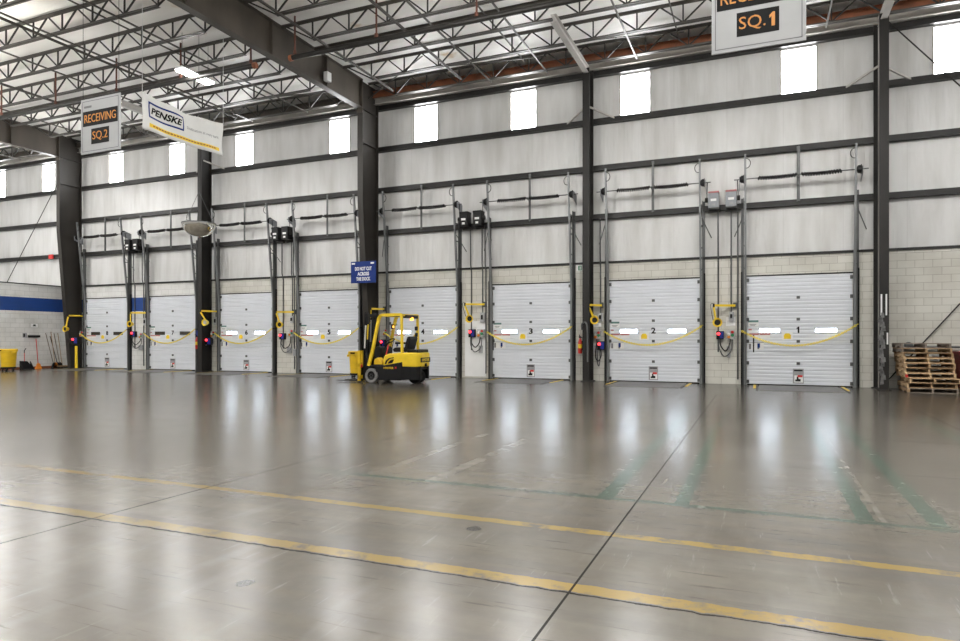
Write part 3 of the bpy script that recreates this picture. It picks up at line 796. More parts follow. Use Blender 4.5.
# yellow safety chains slung across each door
def chain(n):
    cx = DOOR_X[n]; a = Vector((cx-DOOR_W/2-.14, 20.52, 1.57)); b = Vector((cx+DOOR_W/2+.10, 20.52, 1.74))
    c = thing('safety_chain', 'yellow plastic chain slung across door %d' % n, 'chain', tuple(a), 'yellow safety chains')
    N_ = 76; mb = MB()
    def pt(t): return a.lerp(b, t)+Vector((0, -.05*math.sin(PI*t), -.50*(1-(2*t-1)**2)))
    for i in range(N_):
        p, q = pt(i/N_), pt((i+1)/N_); d = (q-p); L2 = d.length*.72; d.normalize(); m = (p+q)/2
        side = Vector((0,1,0)) if i % 2 else d.cross(Vector((0,1,0))).normalized()
        ring = [m+d*L2*math.cos(2*PI*k/8)+side*.024*math.sin(2*PI*k/8) for k in range(8)]
        ring.append(ring[0]); mb.tube(ring, .011, 4, cap=False)
    mb.build('links', M_chain, c, smooth=True)
    for e_, s_ in ((a, -1), (b, 1)):
        MB().bar(e_, e_+Vector((0, .22, .01)), .025, .025).build('hook', M_steel, c)
for n in DOOR_X: chain(n)

# dock leveler plates in the floor in front of the doors
for n in DOOR_X:
    cx = DOOR_X[n]-.02
    c = thing('dock_leveler', 'steel dock leveler plate in the floor before door %d' % n, 'leveler', (cx, 19.6, 0), 'dock levelers')
    MB().box(cx-1.0, cx+1.0, 18.55, 20.70, .001, .006).build('deck_plate', M_plate, c)
    for s_ in (-1, 1):
        MB().box(cx+s_*1.06-.02, cx+s_*1.06+.02, 18.55, 20.70, .001, .008).build('edge_gap', M_black, c)
        MB().box(cx+s_*1.12-.035, cx+s_*1.12+.035, 19.3, 20.66, .001, .008).build('edge_stripe', M_yel, c, label='yellow edge stripe')

# ------------------------------------------------------------------ control gear between the doors
GEAR = {
 # n: root of lamp arm (px), elbow px, head px; then boxes (kind, px, y0, y1)
 1: dict(arm=(735, 305.5), el=(713.8, 305.5), head=(717.5, 322.5), boxes=[('lock', 716.3, 723.8, 331, 339.4), ('control', 726.8, 734.6, 330, 339.4), ('switch', 728.6, 733.8, 311.8, 321), ('junction', 726.3, 730.5, 346, 350.5), ('junction', 727, 730.5, 353, 357.5)], side='between doors 1 and 2'),
 2: dict(arm=(601.5, 305.3), el=(588.5, 305.5), head=(594.8, 320), boxes=[('control', 593.8, 600.5, 331, 339), ('lock', 597, 604.5, 341.2, 350), ('switch', 597.5, 602.5, 313, 321.5), ('junction', 593, 597, 345, 353)], side='between the slim column and door 2'),
 3: dict(arm=(484.5, 304.3), el=(465, 305), head=(469.8, 318.8), boxes=[('lock', 468.3, 474.5, 329.3, 337.3), ('control', 477, 483.8, 329.3, 337.3), ('switch', 479.5, 484, 312.5, 322.5), ('junction', 478, 481.5, 345.5, 353)], side='between doors 3 and 4'),
 4: dict(arm=(384, 309), el=(371, 309.6), head=(371.5, 320), boxes=[('lock', 380, 384.6, 339.5, 347), ('control', 383, 387, 329, 336)], side='behind the forklift'),
 5: dict(arm=(293.8, 312), el=(276.3, 312.5), head=(279.8, 324.6), boxes=[('lock', 279, 284, 333.2, 339.5), ('control', 288.5, 293, 329.5, 336.5), ('switch', 289.5, 292.5, 316, 323), ('junction', 286, 290, 347, 353), ('junction', 292, 295.5, 349, 356)], side='between doors 5 and 6'),
 6: dict(arm=(216, 311.4), el=(200.6, 311.8), head=(205.3, 322.5), boxes=[('control', 210.8, 214.5, 331, 337.5), ('lock', 205, 210.5, 337.8, 344.8), ('switch', 213, 216.2, 317, 325)], side='on the slim column beside door 6'),
 7: dict(arm=(145.8, 312.9), el=(130.5, 313.3), head=(130.2, 324), boxes=[('lock', 131, 134.6, 331.3, 337), ('control', 139, 142, 333, 338.5), ('switch', 142.5, 145.5, 318, 325.5), ('junction', 137.5, 141, 345, 350)], side='between doors 7 and 8'),
 8: dict(arm=(83, 316), el=(68.2, 316.3), head=(65.6, 329), boxes=[('lock', 71.5, 77, 337.3, 344), ('control', 79.5, 83, 331, 337), ('switch', 82.3, 85, 320, 328)], side='beside door 8'),
}
YW = 20.76
for n, g in GEAR.items():
    # lamp on a folding arm
    root = Vector((PX(g['arm'][0], 20.68), 20.68, PZ(*g['arm'], 20.68)))
    ye = {8: 20.0, 6: 20.02}.get(n, 20.36)
    el = Vector((PX(g['el'][0], ye), ye, root.z)); yh = {4: 19.9, 8: 19.8, 6: 19.82}.get(n, 20.16)
    hd = Vector((PX(g['head'][0], yh), yh, PZ(*g['head'], yh)))
    if n == 6: root.y = 20.74
    c = thing('dock_light', 'yellow dock light on a folded arm '+g['side'], 'lamp', tuple(root), 'yellow dock lights')
    MB().box(root.x-.05, root.x+.05, root.y, YW, root.z-.09, root.z+.09).build('wall_plate', M_galvd, c)
    MB().bar(root, el, .05, .065).build('arm', M_yel, c)
    MB().tube([el+Vector((0,0,.05)), el-Vector((0,0,.07))], .03, 10).build('joint', M_steel, c)
    el2 = hd+Vector((-.06, .06, .10))
    MB().bar(el-Vector((0,0,.05)), el2, .045, .045).build('lower_arm', M_yel, c)
    h = MB().lathe([(.02, .13), (.07, .12), (.10, .06), (.125, -.02), (.135, -.06), (.12, -.06), (.105, -.02), (.02, .0)], tuple(hd), 'y', 16).build('lamp_head', M_yel, c, smooth=True)
    MB().lathe([(.01, -.03), (.075, -.035), (.085, -.02), (.01, -.01)], tuple(hd), 'y', 14).build('lens', M_signg if n == 6 else M_black, h)
    MB().tube(smooth_pts([el+Vector((0,-.02,.05)), el+Vector((-.08,-.04,.02)), (el+hd)/2+Vector((-.10,-.03,-.02)), hd+Vector((-.10,0,.0))], 5), .009, 5).build('cord', M_black, c)
    # electrical boxes with their conduits
    for kind, xa, xb, ya, yb in g['boxes']:
        on_col = (n == 6 and kind == 'lock') or (n == 8 and kind == 'lock')
        yq = (20.06 if n == 8 else 20.5) if on_col else YW
        dpt = .13
        x0, x1 = PX(xa, yq-dpt), PX(xb, yq-dpt); xm = (xa+xb)/2
        z1, z0 = PZ(xm, ya, yq-dpt), PZ(xm, yb, yq-dpt)
        cx_, w, h_ = (x0+x1)/2, x1-x0, z1-z0
        if kind == 'lock':
            c = thing('dock_lock_box', 'blue dock lock box with a glowing red lamp '+g['side'], 'control box', (cx_, yq, z0), 'dock lock boxes')
            MB().box(x0, x1, yq-dpt, yq, z0, z1).build('enclosure', M_black, c, bevel=.01)
            MB().box(x0+w*.45, x1-.01, yq-dpt-.012, yq-dpt+.005, z0+.03, z1-.02).build('cover', M_blue, c, bevel=.006)
            MB().lathe([(.045, .0), (.045, -.04), (.03, -.06), (.005, -.065)], (x0+w*.3, yq-dpt, z1-h_*.32), 'y', 14).build('lamp', M_redglow, c, smooth=True, label='glowing red lamp')
            MB().lathe([(.04, .0), (.04, -.02), (.005, -.02)], (x0+w*.28, yq-dpt, z0+h_*.25), 'y', 12).build('dark_lamp', M_rubber, c)
            if on_col:
                cxx = -28.8 if n == 8 else -20.92
                MB().box(min(cxx, x0), x1, yq, yq+.03, z0+.05, z1-.05).build('mounting_bracket', M_steel, c)
            if n == 6: MB().box(x0-.22, x0-.02, yq-.06, yq, z0-.02, z1).build('side_box', M_white, c, bevel=.01)
        elif kind == 'control':
            c = thing('control_station', 'grey push button station with coloured lamps '+g['side'], 'control box', (cx_, yq, z0), 'push button stations')
            MB().box(x0, x1, yq-dpt, yq, z0, z1).build('enclosure', M_box, c, bevel=.01)
            b0 = min(.045, w*.2)
            for (u, v, mt) in ((.72, .78, M_red), (.72, .45, M_green), (.25, .55, M_white), (.25, .25, M_orange)):
                px_, pz_ = x0+w*u, z0+h_*v
                MB().lathe([(b0, 0), (b0, -.03), (b0*.7, -.04), (.004, -.04)], (px_, yq-dpt, pz_), 'y', 12).build('button', mt, c)
        elif kind == 'switch':
            c = thing('disconnect_switch', 'grey disconnect switch box under its conduit '+g['side'], 'switch', (cx_, yq, z0), 'disconnect switches')
            MB().box(x0, x1, yq-dpt*.8, yq, z0, z1).build('enclosure', M_box, c, bevel=.012)
            MB().box(cx_-.03, cx_+.03, yq-dpt-.01, yq-dpt*.8, z0+h_*.3, z0+h_*.75).build('lever', M_black, c, bevel=.006)
            MB().tube([(cx_, yq-.05, z1), (cx_, yq-.05, Z_CMU-.1), (cx_, 20.66, Z_CMU+.15), (cx_, 20.66, 5.15)], .022, 6).build('conduit', M_galvd, c)
        else:
            c = thing('junction_box', 'small grey junction box, %s one, %s' % ('the upper' if ya < 351 else 'the lower', g['side']) if len([b for b in g['boxes'] if b[0] == 'junction']) > 1 else 'small grey junction box '+g['side'], 'junction box', (cx_, yq, z0), 'junction boxes')
            MB().box(x0, x1, yq-.09, yq, z0, z1).build('enclosure', M_box, c, bevel=.01)
            MB().box(x0+.02, x1-.02, yq-.096, yq-.088, z0+.02, z1-.02).build('cover_plate', M_ltgrey, c)
    # conduit drops and looped cables
    lock = [b for b in g['boxes'] if b[0] == 'lock'][0]; ctl = [b for b in g['boxes'] if b[0] == 'control'][0]
    xl_, xc_ = PX((lock[1]+lock[2])/2, 20.66), PX((ctl[1]+ctl[2])/2, 20.66)
    zl, zc = PZ(lock[1], lock[4], 20.66), PZ(ctl[1], ctl[4], 20.66)
    if n not in (4, 6, 8):
        t = MB().tube(smooth_pts([(xl_-.04, 20.68, zl+.02), (xl_-.02, 20.64, zl-.26), (xl_*.6+xc_*.4, 20.62, zl-.50), (xc_+.01, 20.66, zl-.34), (xc_+.05, 20.67, zc+.02)], 6), .016, 6)
        tag(t.build('flexible_conduit', M_galvd, smooth=True), 'deeper looped grey cable under the lock box '+g['side'], 'cable', 'looped cables')
        t = MB().tube(smooth_pts([(xl_, 20.66, zl+.02), (xl_+.02, 20.62, zl-.18), ((xl_+xc_)/2, 20.60, zl-.34), (xc_-.05, 20.66, zl-.20), (xc_, 20.66, zc+.02)], 6), .018, 6)
        tag(t.build('flexible_conduit', M_steel, smooth=True), 'looped dark cable under the lock box '+g['side'], 'cable', 'looped cables')
    if n in (1, 3, 5, 7):
        for k, (dx, z0_, z1_, wh) in enumerate(((-.20, .95, 5.2, 'on the lock box side'), (.34, .15, 5.2, 'on the door %d side' % n))):
            xx = (xl_+xc_)/2+dx
            t = MB().tube([(xx, 20.735, z0_), (xx, 20.735, Z_CMU-.08), (xx, 20.66, Z_CMU+.15), (xx, 20.66, z1_)], .022, 6)
            tag(t.build('conduit_drop', M_galvd, smooth=True), 'conduit pipe running up the wall %s, %s' % (g['side'], wh), 'pipe', 'conduit drops')
        xx = xc_+.62 if n == 1 else xc_+.45
        c = MB().box(xx-.018, xx+.018, 20.70, 20.76, .95, 1.45); tag(c.build('rubber_strip', M_black), 'short black rubber strip on the block wall '+g['side'], 'strip', 'black strips by the doors')
    if n in (1, 2, 3):
        xs_ = PX(g['boxes'][0][1]-1.0 if n == 3 else ctl[1], 20.755)
        nb = MB().box(xs_-.02, xs_+.24, 20.748, 20.76, 1.72, 1.98)
        tag(nb.build('wall_notice', M_white), 'small white notice behind the dock light '+g['side'], 'notice', 'white wall notices')

# white painted backboard panel between doors 3 and 4
c = MB().box(-9.36, -8.58, 20.742, 20.757, .05, 1.95)
tag(c.build('backboard', M_white), 'white backboard panel behind the controls between doors 3 and 4', 'panel')

# ------------------------------------------------------------------ things hung from the roof
def hung_sign(x, y, zb, word2, label, marks):
    w, h = 1.20, 1.18
    c = thing('hanging_sign', label, 'sign', (x, y, zb), 'hung aisle signs')
    MB().box(x-w/2, x+w/2, y-.012, y+.012, zb, zb+h).build('board', M_signg, c)
    fr = MB(); t = .012
    i = .045
    fr.box(x-w/2+i, x+w/2-i, y-.015, y-.011, zb+i, zb+i+t); fr.box(x-w/2+i, x+w/2-i, y-.015, y-.011, zb+h-i-t, zb+h-i)
    fr.box(x-w/2+i, x-w/2+i+t, y-.015, y-.011, zb+i, zb+h-i); fr.box(x+w/2-i-t, x+w/2-i, y-.015, y-.011, zb+i, zb+h-i)
    fr.build('border_line', M_grime, c)
    p1 = MB().box(x-.53, x+.53, y-.018, y-.012, zb+.59, zb+.91).build('dark_panel', M_ink, c)
    text('RECEIVING', .96, .175, (x, y-.020, zb+.75), M_orgt, p1, bold=.0)
    p2 = MB().box(x-.27, x+.27, y-.018, y-.012, zb+.19, zb+.52).build('dark_panel', M_ink, c)
    if word2 == 'SQ.1':
        text('SQ.', .34, .20, (x-.07, y-.020, zb+.355), M_orgt, p2); digit_one(x+.19, y-.018, zb+.36, .19, M_orgt, p2)
    else: text(word2, .46, .20, (x, y-.020, zb+.355), M_orgt, p2, bold=0)
    if marks:
        MB().box(x-.50, x-.27, y-.015, y-.011, zb+.985, zb+1.03).build('small_print', M_grime, c)
    for s_ in (-1, 1):
        MB().tube([(x+s_*.55, y, zb+h-.01), (x+s_*.55, y, 9.86)], .005, 5).build('hanger_wire', M_steel, c)
    return c
hung_sign(-12.95, 9.77, 5.34, 'SQ.2', 'grey hanging sign reading RECEIVING SQ.2', True)
hung_sign(-.01, 9.84, 5.36, 'SQ.1', 'grey hanging sign reading SQ.1, high beside the slim column', True)

# cloth banner hung lengthwise under the rafter
def banner():
    x = -13.2; ya, yb = 11.0, 13.5; zb, zt = 6.24, 7.10
    c = thing('cloth_banner', 'white cloth banner with blue framed word and yellow stripe', 'banner', (x, ya, zb))
    n1, n2 = 40, 10; mb = MB()
    def pos(u, v):
        sagz = -.10*math.sin(PI*u)*v-.03*math.sin(PI*u)*(1-v)
        return (x+.035*math.sin(u*17+v*2)*(0.4+v)*(.3+.7*math.sin(PI*u))+.02*math.sin(v*6+u*9), ya+(yb-ya)*u, zb+(zt-zb)*v+sagz)
    mb.v = [pos(i/n1, j/n2) for j in range(n2+1) for i in range(n1+1)]
    mb.f = [(j*(n1+1)+i, j*(n1+1)+i+1, (j+1)*(n1+1)+i+1, (j+1)*(n1+1)+i) for j in range(n2) for i in range(n1)]
    o = mb.build('cloth', M_cloth, c, smooth=True); so = o.modifiers.new('t', 'SOLIDIFY'); so.thickness = .004; so.offset = 0
    def strip(u0, u1, v0, v1, m, nm, d=.006, par=None, seg=14):
        q = MB()
        q.v = [tuple(Vector(pos(u0+(u1-u0)*i/seg, v0+(v1-v0)*j/3))+Vector((d,0,0))) for j in range(4) for i in range(seg+1)]
        q.f = [(j*(seg+1)+i, j*(seg+1)+i+1, (j+1)*(seg+1)+i+1, (j+1)*(seg+1)+i) for j in range(3) for i in range(seg)]
        return q.build(nm, m, par or c, smooth=True)
    strip(.07, .95, .11, .22, M_yel, 'yellow_stripe', seg=30)
    for k in range(22):
        u = .11+.036*k
        strip(u, u+.026, .145, .185, M_rust, 'stripe_lettering', .009, seg=3)
    b0, b1, c0, c1, t = .07, .475, .38, .83, .012
    strip(b0, b1, c0, c0+.05, M_blues, 'blue_border'); strip(b0, b1, c1-.05, c1, M_blues, 'blue_border')
    strip(b0, b0+t*1.3, c0, c1, M_blues, 'blue_border', seg=3); strip(b1-t*1.3, b1, c0, c1, M_blues, 'blue_border', seg=3)
    def wrap(t_, u0, v0, d=.012):
        # drape flat lettering onto the cloth
        for vtx in t_.data.vertices:
            w = Vector(vtx.co)+Vector(c.location)
            u = (w.y-ya)/(yb-ya); v = (w.z-zb)/(zt-zb)
            p = pos(u, v); vtx.co = Vector(p)+Vector((d+(w.x-x)*.3, 0, 0))-Vector(c.location)
    t1 = text('PENSKE', .86, .17, (x, ya+2.5*.272, zb+.86*.605), M_ink, c, facing='+x', bold=.035, shear=.22); wrap(t1, 0, 0)
    t2 = text('Dedication at every turn.', 1.08, .10, (x, ya+2.5*.735, zb+.86*.53), M_grime, c, facing='+x', bold=-.004); wrap(t2, 0, 0)
    for u in (0, 1):
        p = Vector(pos(u, 1)); MB().tube([p, (p.x, p.y, 9.45)], .005, 5).build('hanger_cord', M_white, c)
banner()

# dome mirror
def dome():
    x, y, z = -14.38, 13.82, 4.18
    c = thing('dome_mirror', 'shiny dome mirror hanging from the roof before the slim column by door 6', 'mirror', (x, y, z))
    R_ = .44; hgt = .37
    prof = [(R_*math.sin(a), z+hgt-hgt*math.cos(a)) for a in [PI/2*k/10 for k in range(11)]]
    prof[0] = (.004, z)
    inner = [(r-.01 if r > .02 else r, h+.012) for r, h in reversed(prof)]
    MB().lathe([(r, h) for r, h in prof]+inner, (x, y, 0), 'z', 36).build('dome', M_chrome, c, smooth=True)
    MB().lathe([(R_-.005, z+hgt-.012), (R_+.018, z+hgt-.012), (R_+.018, z+hgt+.015), (R_-.005, z+hgt+.015)], (x, y, 0), 'z', 36).build('rim', M_galvd, c)
    for k in range(3):
        a = 2*PI*k/3+.4
        MB().tube([(x+.42*math.cos(a), y+.42*math.sin(a), z+hgt), (x, y, z+hgt+.9)], .006, 5).build('hanger_chain', M_galvd, c)
    MB().tube([(x, y, z+hgt+.9), (x, y, 9.86)], .006, 5).build('drop_wire', M_galvd, c)
dome()

# blue sign on the wide column
def blue_sign():
    y = 19.60; xa, xb = PX(351, y), PX(376, y); zt, zb_ = PZ(363, 261.3, y), PZ(363, 283, y); cx = (xa+xb)/2; w = xb-xa; h = zt-zb_
    c = thing('dock_warning_sign', 'blue sign reading DO NOT CUT ACROSS THE DOCK on the wide column', 'sign', (cx, y, zb_))
    MB().box(xa, xb, y-.006, y+.006, zb_, zt).build('board', M_blues, c)
    for k, (s_, ww) in enumerate((('DO NOT CUT', .66), ('ACROSS', .46), ('THE DOCK', .56))):
        text(s_, w*ww, h*.17, (cx, y-.008, zt-h*(.34+.235*k)), M_white, c, bold=.035)
    for u in (.10, .86):
        MB().box(xa+w*u-.07, xa+w*u+.07, y-.009, y-.005, zt-h*.13, zt-h*.06).build('corner_mark', M_white, c)
    MB().box(cx-.03, cx+.03, y+.006, 19.85, zb_+.1, zt-.1).build('mounting_bar', M_steel, c)
blue_sign()
y = 20.745
c = thing('exit_sign', 'small green and white exit sign high on the block beside door 3', 'sign', (PX(579.5, y), y, PZ(580, 271, y)))
xa, xb, za, zb_ = PX(576.5, y), PX(582.3, y), PZ(580, 271, y), PZ(580, 265.3, y)
MB().box(xa, xb, y-.012, y+.012, za, zb_).build('plate', M_white, c)
MB().box(xa+.06, xb-.02, y-.016, y-.011, za+.02, zb_-.02).build('green_field', M_green, c)
MB().box((xa+xb)/2+.01, (xa+xb)/2+.05, y-.020, y-.015, za+.04, zb_-.04).build('symbol', M_white, c)
# white box on the rafter
c = thing('camera_box', 'small white box fixed to the rafter near the wide column', 'box', (-12.80, 17.55, 9.75))
MB().box(-12.86, -12.70, 17.45, 17.68, 9.62, 9.92).build('housing', M_white, c, bevel=.02)
MB().box(-12.91, -12.86, 17.52, 17.6, 9.72, 9.82).build('bracket', M_steel, c)

# ------------------------------------------------------------------ fire extinguishers, column items
def extinguisher(x, y, z, label, blue=False):
    c = thing('fire_extinguisher', label, 'fire extinguisher', (x, y, z))
    r = .065
    MB().lathe([(.02, z), (r-.01, z), (r, z+.015), (r, z+.36), (r-.02, z+.42), (.03, z+.46), (.025, z+.50), (.005, z+.50)], (x, y, 0), 'z', 18).build('cylinder', M_red, c, smooth=True)
    MB().lathe([(r+.002, z+.17), (r+.003, z+.17), (r+.003, z+.30), (r+.002, z+.30)], (x, y, 0), 'z', 18).build('label_band', M_yel, c)
    MB().box(x-.03, x+.03, y-.05, y+.03, z+.50, z+.55).build('valve', M_black, c)
    MB().bar((x, y-.02, z+.55), (x, y-.11, z+.60), .02, .015).build('handle', M_black, c)
    MB().tube(smooth_pts([(x+.03, y-.02, z+.52), (x+.13, y-.03, z+.45), (x+.11, y-.04, z+.2)], 5), .012, 6).build('hose', M_black, c)
    MB().box(x-.05, x+.05, y+r-.01, y+r+.06, z+.1, z+.4).build('bracket', M_black, c)
extinguisher(PX(580, 20.6), 20.61, PZ(580, 353.5, 20.6), 'red fire extinguisher with yellow band on the block wall beside door 3')
extinguisher(PX(196, 20.45), 20.5, PZ(196, 349, 20.45), 'red fire extinguisher mounted on the slim column beside door 7')
c = MB().box(PX(196.4, 20.62), PX(199.4, 20.62), 20.60, 20.62, PZ(197, 349, 20.62), PZ(197, 330.5, 20.62))
tag(c.build('backboard', M_blue), 'blue backboard beside the extinguisher on the slim column', 'panel')
xb_ = PX(586, 20.08)
t = MB().tube(smooth_pts([(xb_-.13, 20.10, 1.62), (xb_-.14, 20.10, 1.78), (xb_-.05, 20.10, 1.86), (xb_+.02, 20.10, 1.78), (xb_+.04, 20.10, 1.5), (xb_+.05, 20.10, .62)], 6), .026, 8)
tag(t.build('bent_pipe', M_galvd, smooth=True), 'grey bent pipe strapped up the slim column beside door 2', 'pipe')
# yellow guard strip and scuffed wrap
c = MB().box(PX(75.2, 20.0), PX(77, 20.0), 19.98, 20.03, 0.03, PZ(76, 346, 20.0))
tag(c.build('guard_strip', M_yel), 'yellow strip hanging down the wide column beside door 8', 'strip')
w_ = MB()
for k in range(16):
    z = .15+k*.115; xx = 2.95+.03*math.sin(k*1.7); w2 = .045+.03*abs(math.sin(k*2.3))
    w_.prism([(xx-w2, z), (xx+w2*.8, z+.02), (xx+w2*.6, z+.14), (xx-w2*.7, z+.15)], 'y', 19.72, 19.74)
tag(w_.build('torn_wrap', M_scuff), 'torn pale plastic wrap stuck to the slim column by the pallets', 'wrap')
c = thing('column_tape', 'white tape strips on the slim column above the pallets', 'tape', (3.0, 19.73, 2.0))
for (a, b, z0, z1) in ((-.085, -.05, 1.95, 2.5), (.025, .06, 1.95, 2.5), (.05, .085, 1.2, 1.5)):
    MB().box(3.0+a, 3.0+b, 19.728, 19.741, z0, z1).build('strip', M_white, c)

# wall X-bracing rods and the wall pipe by the pallets
def rod(p, q, lb): tag(MB().tube([p, q], .018, 6).build('brace_rod', M_steel), lb, 'brace rod', 'wall bracing rods')
rod((3.15, 20.55, 9.95), (10.9, 20.55, .4), 'dark diagonal brace rod falling from the slim column away from door 1')
rod((3.25, 20.685, .25), (10.9, 20.685, 9.9), 'dark diagonal brace rod rising behind the pallet stack')
rod((-28.95, 20.62, 10.2), (-34.1, 20.62, 3.92), 'dark diagonal brace rod on the wall above the partition')
xx = PX(908.5, 20.6)
c = thing('wall_pipe', 'grey pipe along the block wall above the pallets', 'pipe', (xx, 20.6, 1.1))
MB().tube([(xx, 20.62, 1.13), (11, 20.62, 1.13)], .03, 8).build('pipe', M_galvd, c, smooth=True)
MB().lathe([(.02, .06), (.10, .06), (.10, -.04), (.07, -.06), (.01, -.06)], (xx, 20.62, 1.16), 'y', 14).build('end_fitting', M_galvd, c, smooth=True)
MB().box(xx-.03, xx+.03, 20.64, 20.76, 1.08, 1.2).build('bracket', M_galvd, c)

# ------------------------------------------------------------------ pallet stack
def pallet_parts(c, x0, y0, z0, m1, m2):
    w, d, h = 1.05, 1.20, .122
    # stringers run along Y (three), deck boards run along X
    for k, sx in enumerate((0, .5, 1)):
        xa = x0+sx*(w-.045)
        poly = [(y0,z0+.018),(y0+.22,z0+.018),(y0+.25,z0+.052),(y0+.42,z0+.052),(y0+.45,z0+.018),(y0+.75,z0+.018),(y0+.78,z0+.052),(y0+.95,z0+.052),(y0+.98,z0+.018),(y0+d,z0+.018),(y0+d,z0+h-.018),(y0,z0+h-.018)]
        MB().prism(poly, 'x', xa, xa+.045).build('stringer', m2 if k == 0 else m1, c)
    for k in range(7):
        yy = y0+k*(d-.10)/6
        MB().box(x0, x0+w, yy, yy+.10, z0+h-.018, z0+h).build('deck_board', m1, c)
    for yy in (y0, y0+.55, y0+d-.10):
        MB().box(x0, x0+w, yy, yy+.10, z0, z0+.018).build('bottom_board', m1, c)
NP = 10
oy, px0 = 19.15, PX(907, 19.15)
PNAMES = ['bottom', 'second', 'third', 'fourth', 'fifth', 'sixth', 'seventh', 'eighth', 'ninth', 'topmost']
jx = [.02, .0, .06, -.03, -.05, -.05, -.07, -.08, -.12, -.13]
for k in range(NP):
    m1, m2 = [(M_woodg, M_wood), (M_wood, M_woodl), (M_wood, M_woodl), (M_woodl, M_woodl), (M_woodl, M_woodl), (M_wood, M_woodl), (M_woodl, M_wood), (M_wood, M_woodl), (M_wood, M_woodg), (M_woodg, M_woodg)][k]
    tone = {M_woodg: 'weathered grey', M_wood: 'brown', M_woodl: 'pale'}[m1]
    z0 = .001+k*.1235
    lb = '%s wooden pallet, %s of the stack by the slim column' % (tone, PNAMES[k] if k in (0, 9) else PNAMES[k]+' from the floor')
    c = thing('wooden_pallet', lb, 'pallet', (px0+jx[k], oy, z0), 'stacked wooden pallets')
    pallet_parts(c, px0+jx[k], oy+.03*math.sin(k*2.1), z0, m1, m2)
    if k == 3:
        MB().cbox((px0+jx[k]+.02, oy-.02, z0+.05), (.06, .012, .07)).build('red_tag', M_red, c, label='small red tag')
c = thing('wooden_pallet', 'brown wooden pallet lying behind the stack beside the red crate', 'pallet', (px0+1.12, 19.4, 0))
pallet_parts(c, px0+1.14, 19.30, .001, M_wood, M_wood)
c = thing('red_crate', 'dark red crate with yellow label standing beyond the pallet stack', 'crate', (px0+1.2, 19.6, .125))
x0 = px0+1.16
MB().box(x0, x0+.95, 19.45, 20.25, .124, .98).build('body', mat('dark_red_crate', (.20, .03, .03), .5, 0, .2, 4), c, bevel=.02)
MB().box(x0-.015, x0+.965, 19.435, 20.265, .95, 1.02).build('lid', MATS['dark_red_crate'], c, bevel=.01)
MB().box(x0+.06, x0+.30, 19.444, 19.451, .66, .86).build('paper_label', M_yel, c)

# ------------------------------------------------------------------ trash bins
def trash_bin(x, y, label, s=1.0):
    c = thing('trash_bin', label, 'bin', (x, y, 0))
    n = 28; prof = [(.245, .16), (.255, .17), (.30, .80), (.335, .805), (.335, .90), (.315, .915), (.30, .90), (.285, .80), (.24, .19), (.01, .18)]
    MB().lathe([(r, h) for r, h in prof], (x, y, 0), 'z', n).build('barrel', M_yelp, c, smooth=True)
    MB().lathe([(.262, .30), (.272, .305), (.272, .315), (.265, .32)], (x, y, 0), 'z', n).build('rib', M_yelp, c, smooth=True)
    for s_ in (-1, 1):
        MB().box(x+s_*.36-.04, x+s_*.36+.04, y-.09, y+.09, .72, .80).build('handle', M_yelp, c, bevel=.02)
    MB().lathe([(.01, .10), (.27, .10), (.28, .12), (.28, .16), (.26, .17), (.01, .17)], (x, y, 0), 'z', n).build('dolly', M_black, c, smooth=True)
    for k in range(5):
        a = 2*PI*k/5+.3; wx, wy = x+.20*math.cos(a), y+.20*math.sin(a)
        MB().lathe([(.01, -.018), (.038, -.018), (.04, 0), (.038, .018), (.01, .018)], (wx, wy, .041), 'y', 12).build('caster', M_black, c)
        MB().box(wx-.015, wx+.015, wy-.025, wy+.025, .06, .11).build('caster_fork', M_galvd, c)
    MB().box(x-.09, x+.09, y-.338, y-.325, .83, .88).build('badge', M_ink, c, bevel=.01)
trash_bin(-28.75, 17.52, 'yellow round trash bin on a dolly by the white partition')
trash_bin(PX(358, 19.1), 19.1, 'yellow trash bin on a dolly standing before the forklift mast')

# ------------------------------------------------------------------ brooms and things along the partition (its face is X = -29.85)
XF = -29.84
def on_part(px_): # photo column -> Y on the partition face
    a = math.atan((px_-480)/FPX)-TH
    return XF/math.tan(a)
def pz_part(px_, py_):
    Y = on_part(px_); d = -XF*math.sin(TH)+Y*math.cos(TH)
    return CAMH+(HY-py_)*d/FPX
def leaning(name, cat, label, pt, pb, ytop, handle_m, head):
    ya, yb = on_part(pb), on_part(pt); zt = pz_part(pt, ytop)
    base = Vector((XF+.26, ya, .10)); top = Vector((XF+.03, yb, zt))
    c = thing(name, label, cat, (base.x, base.y, 0), 'cleaning tools leaning on the partition')
    MB().tube([base, top], .016, 8).build('handle', handle_m, c, smooth=True)
    if head == 'push':
        MB().box(base.x-.05, base.x+.05, ya-.28, ya+.28, .06, .11).build('block', M_wood, c, bevel=.01)
        MB().box(base.x-.045, base.x+.045, ya-.27, ya+.27, .0, .065).build('bristles', M_black, c)
    elif head == 'squeegee':
        MB().box(base.x-.02, base.x+.02, ya-.3, ya+.3, .03, .12).build('blade', M_black, c)
        MB().box(base.x-.01, base.x+.01, ya-.3, ya+.3, 0, .04).build('rubber', M_rubber, c)
    else:
        MB().prism([(ya-.13,.0),(ya+.15,.0),(ya+.08,.20),(ya+.02,.26),(ya-.04,.24)], 'x', base.x-.03, base.x+.03).build('bristles', M_orange if head == 'orange' else M_black, c)
    return c
leaning('push_broom', 'broom', 'broom with pale grey wooden handle, leaning most steeply', 45.2, 50.2, 333, M_woodg, 'plain')
leaning('push_broom', 'broom', 'tallest brown handled broom leaning on the partition', 50.4, 51.6, 331.8, M_handle, 'orange')
leaning('floor_squeegee', 'squeegee', 'black handled floor squeegee leaning among the brooms', 49.6, 54.2, 336, M_black, 'plain')
leaning('push_broom', 'broom', 'broom with greyish handle leaning between the black squeegee and brown pole', 53.6, 56.2, 333.3, M_woodg, 'plain')
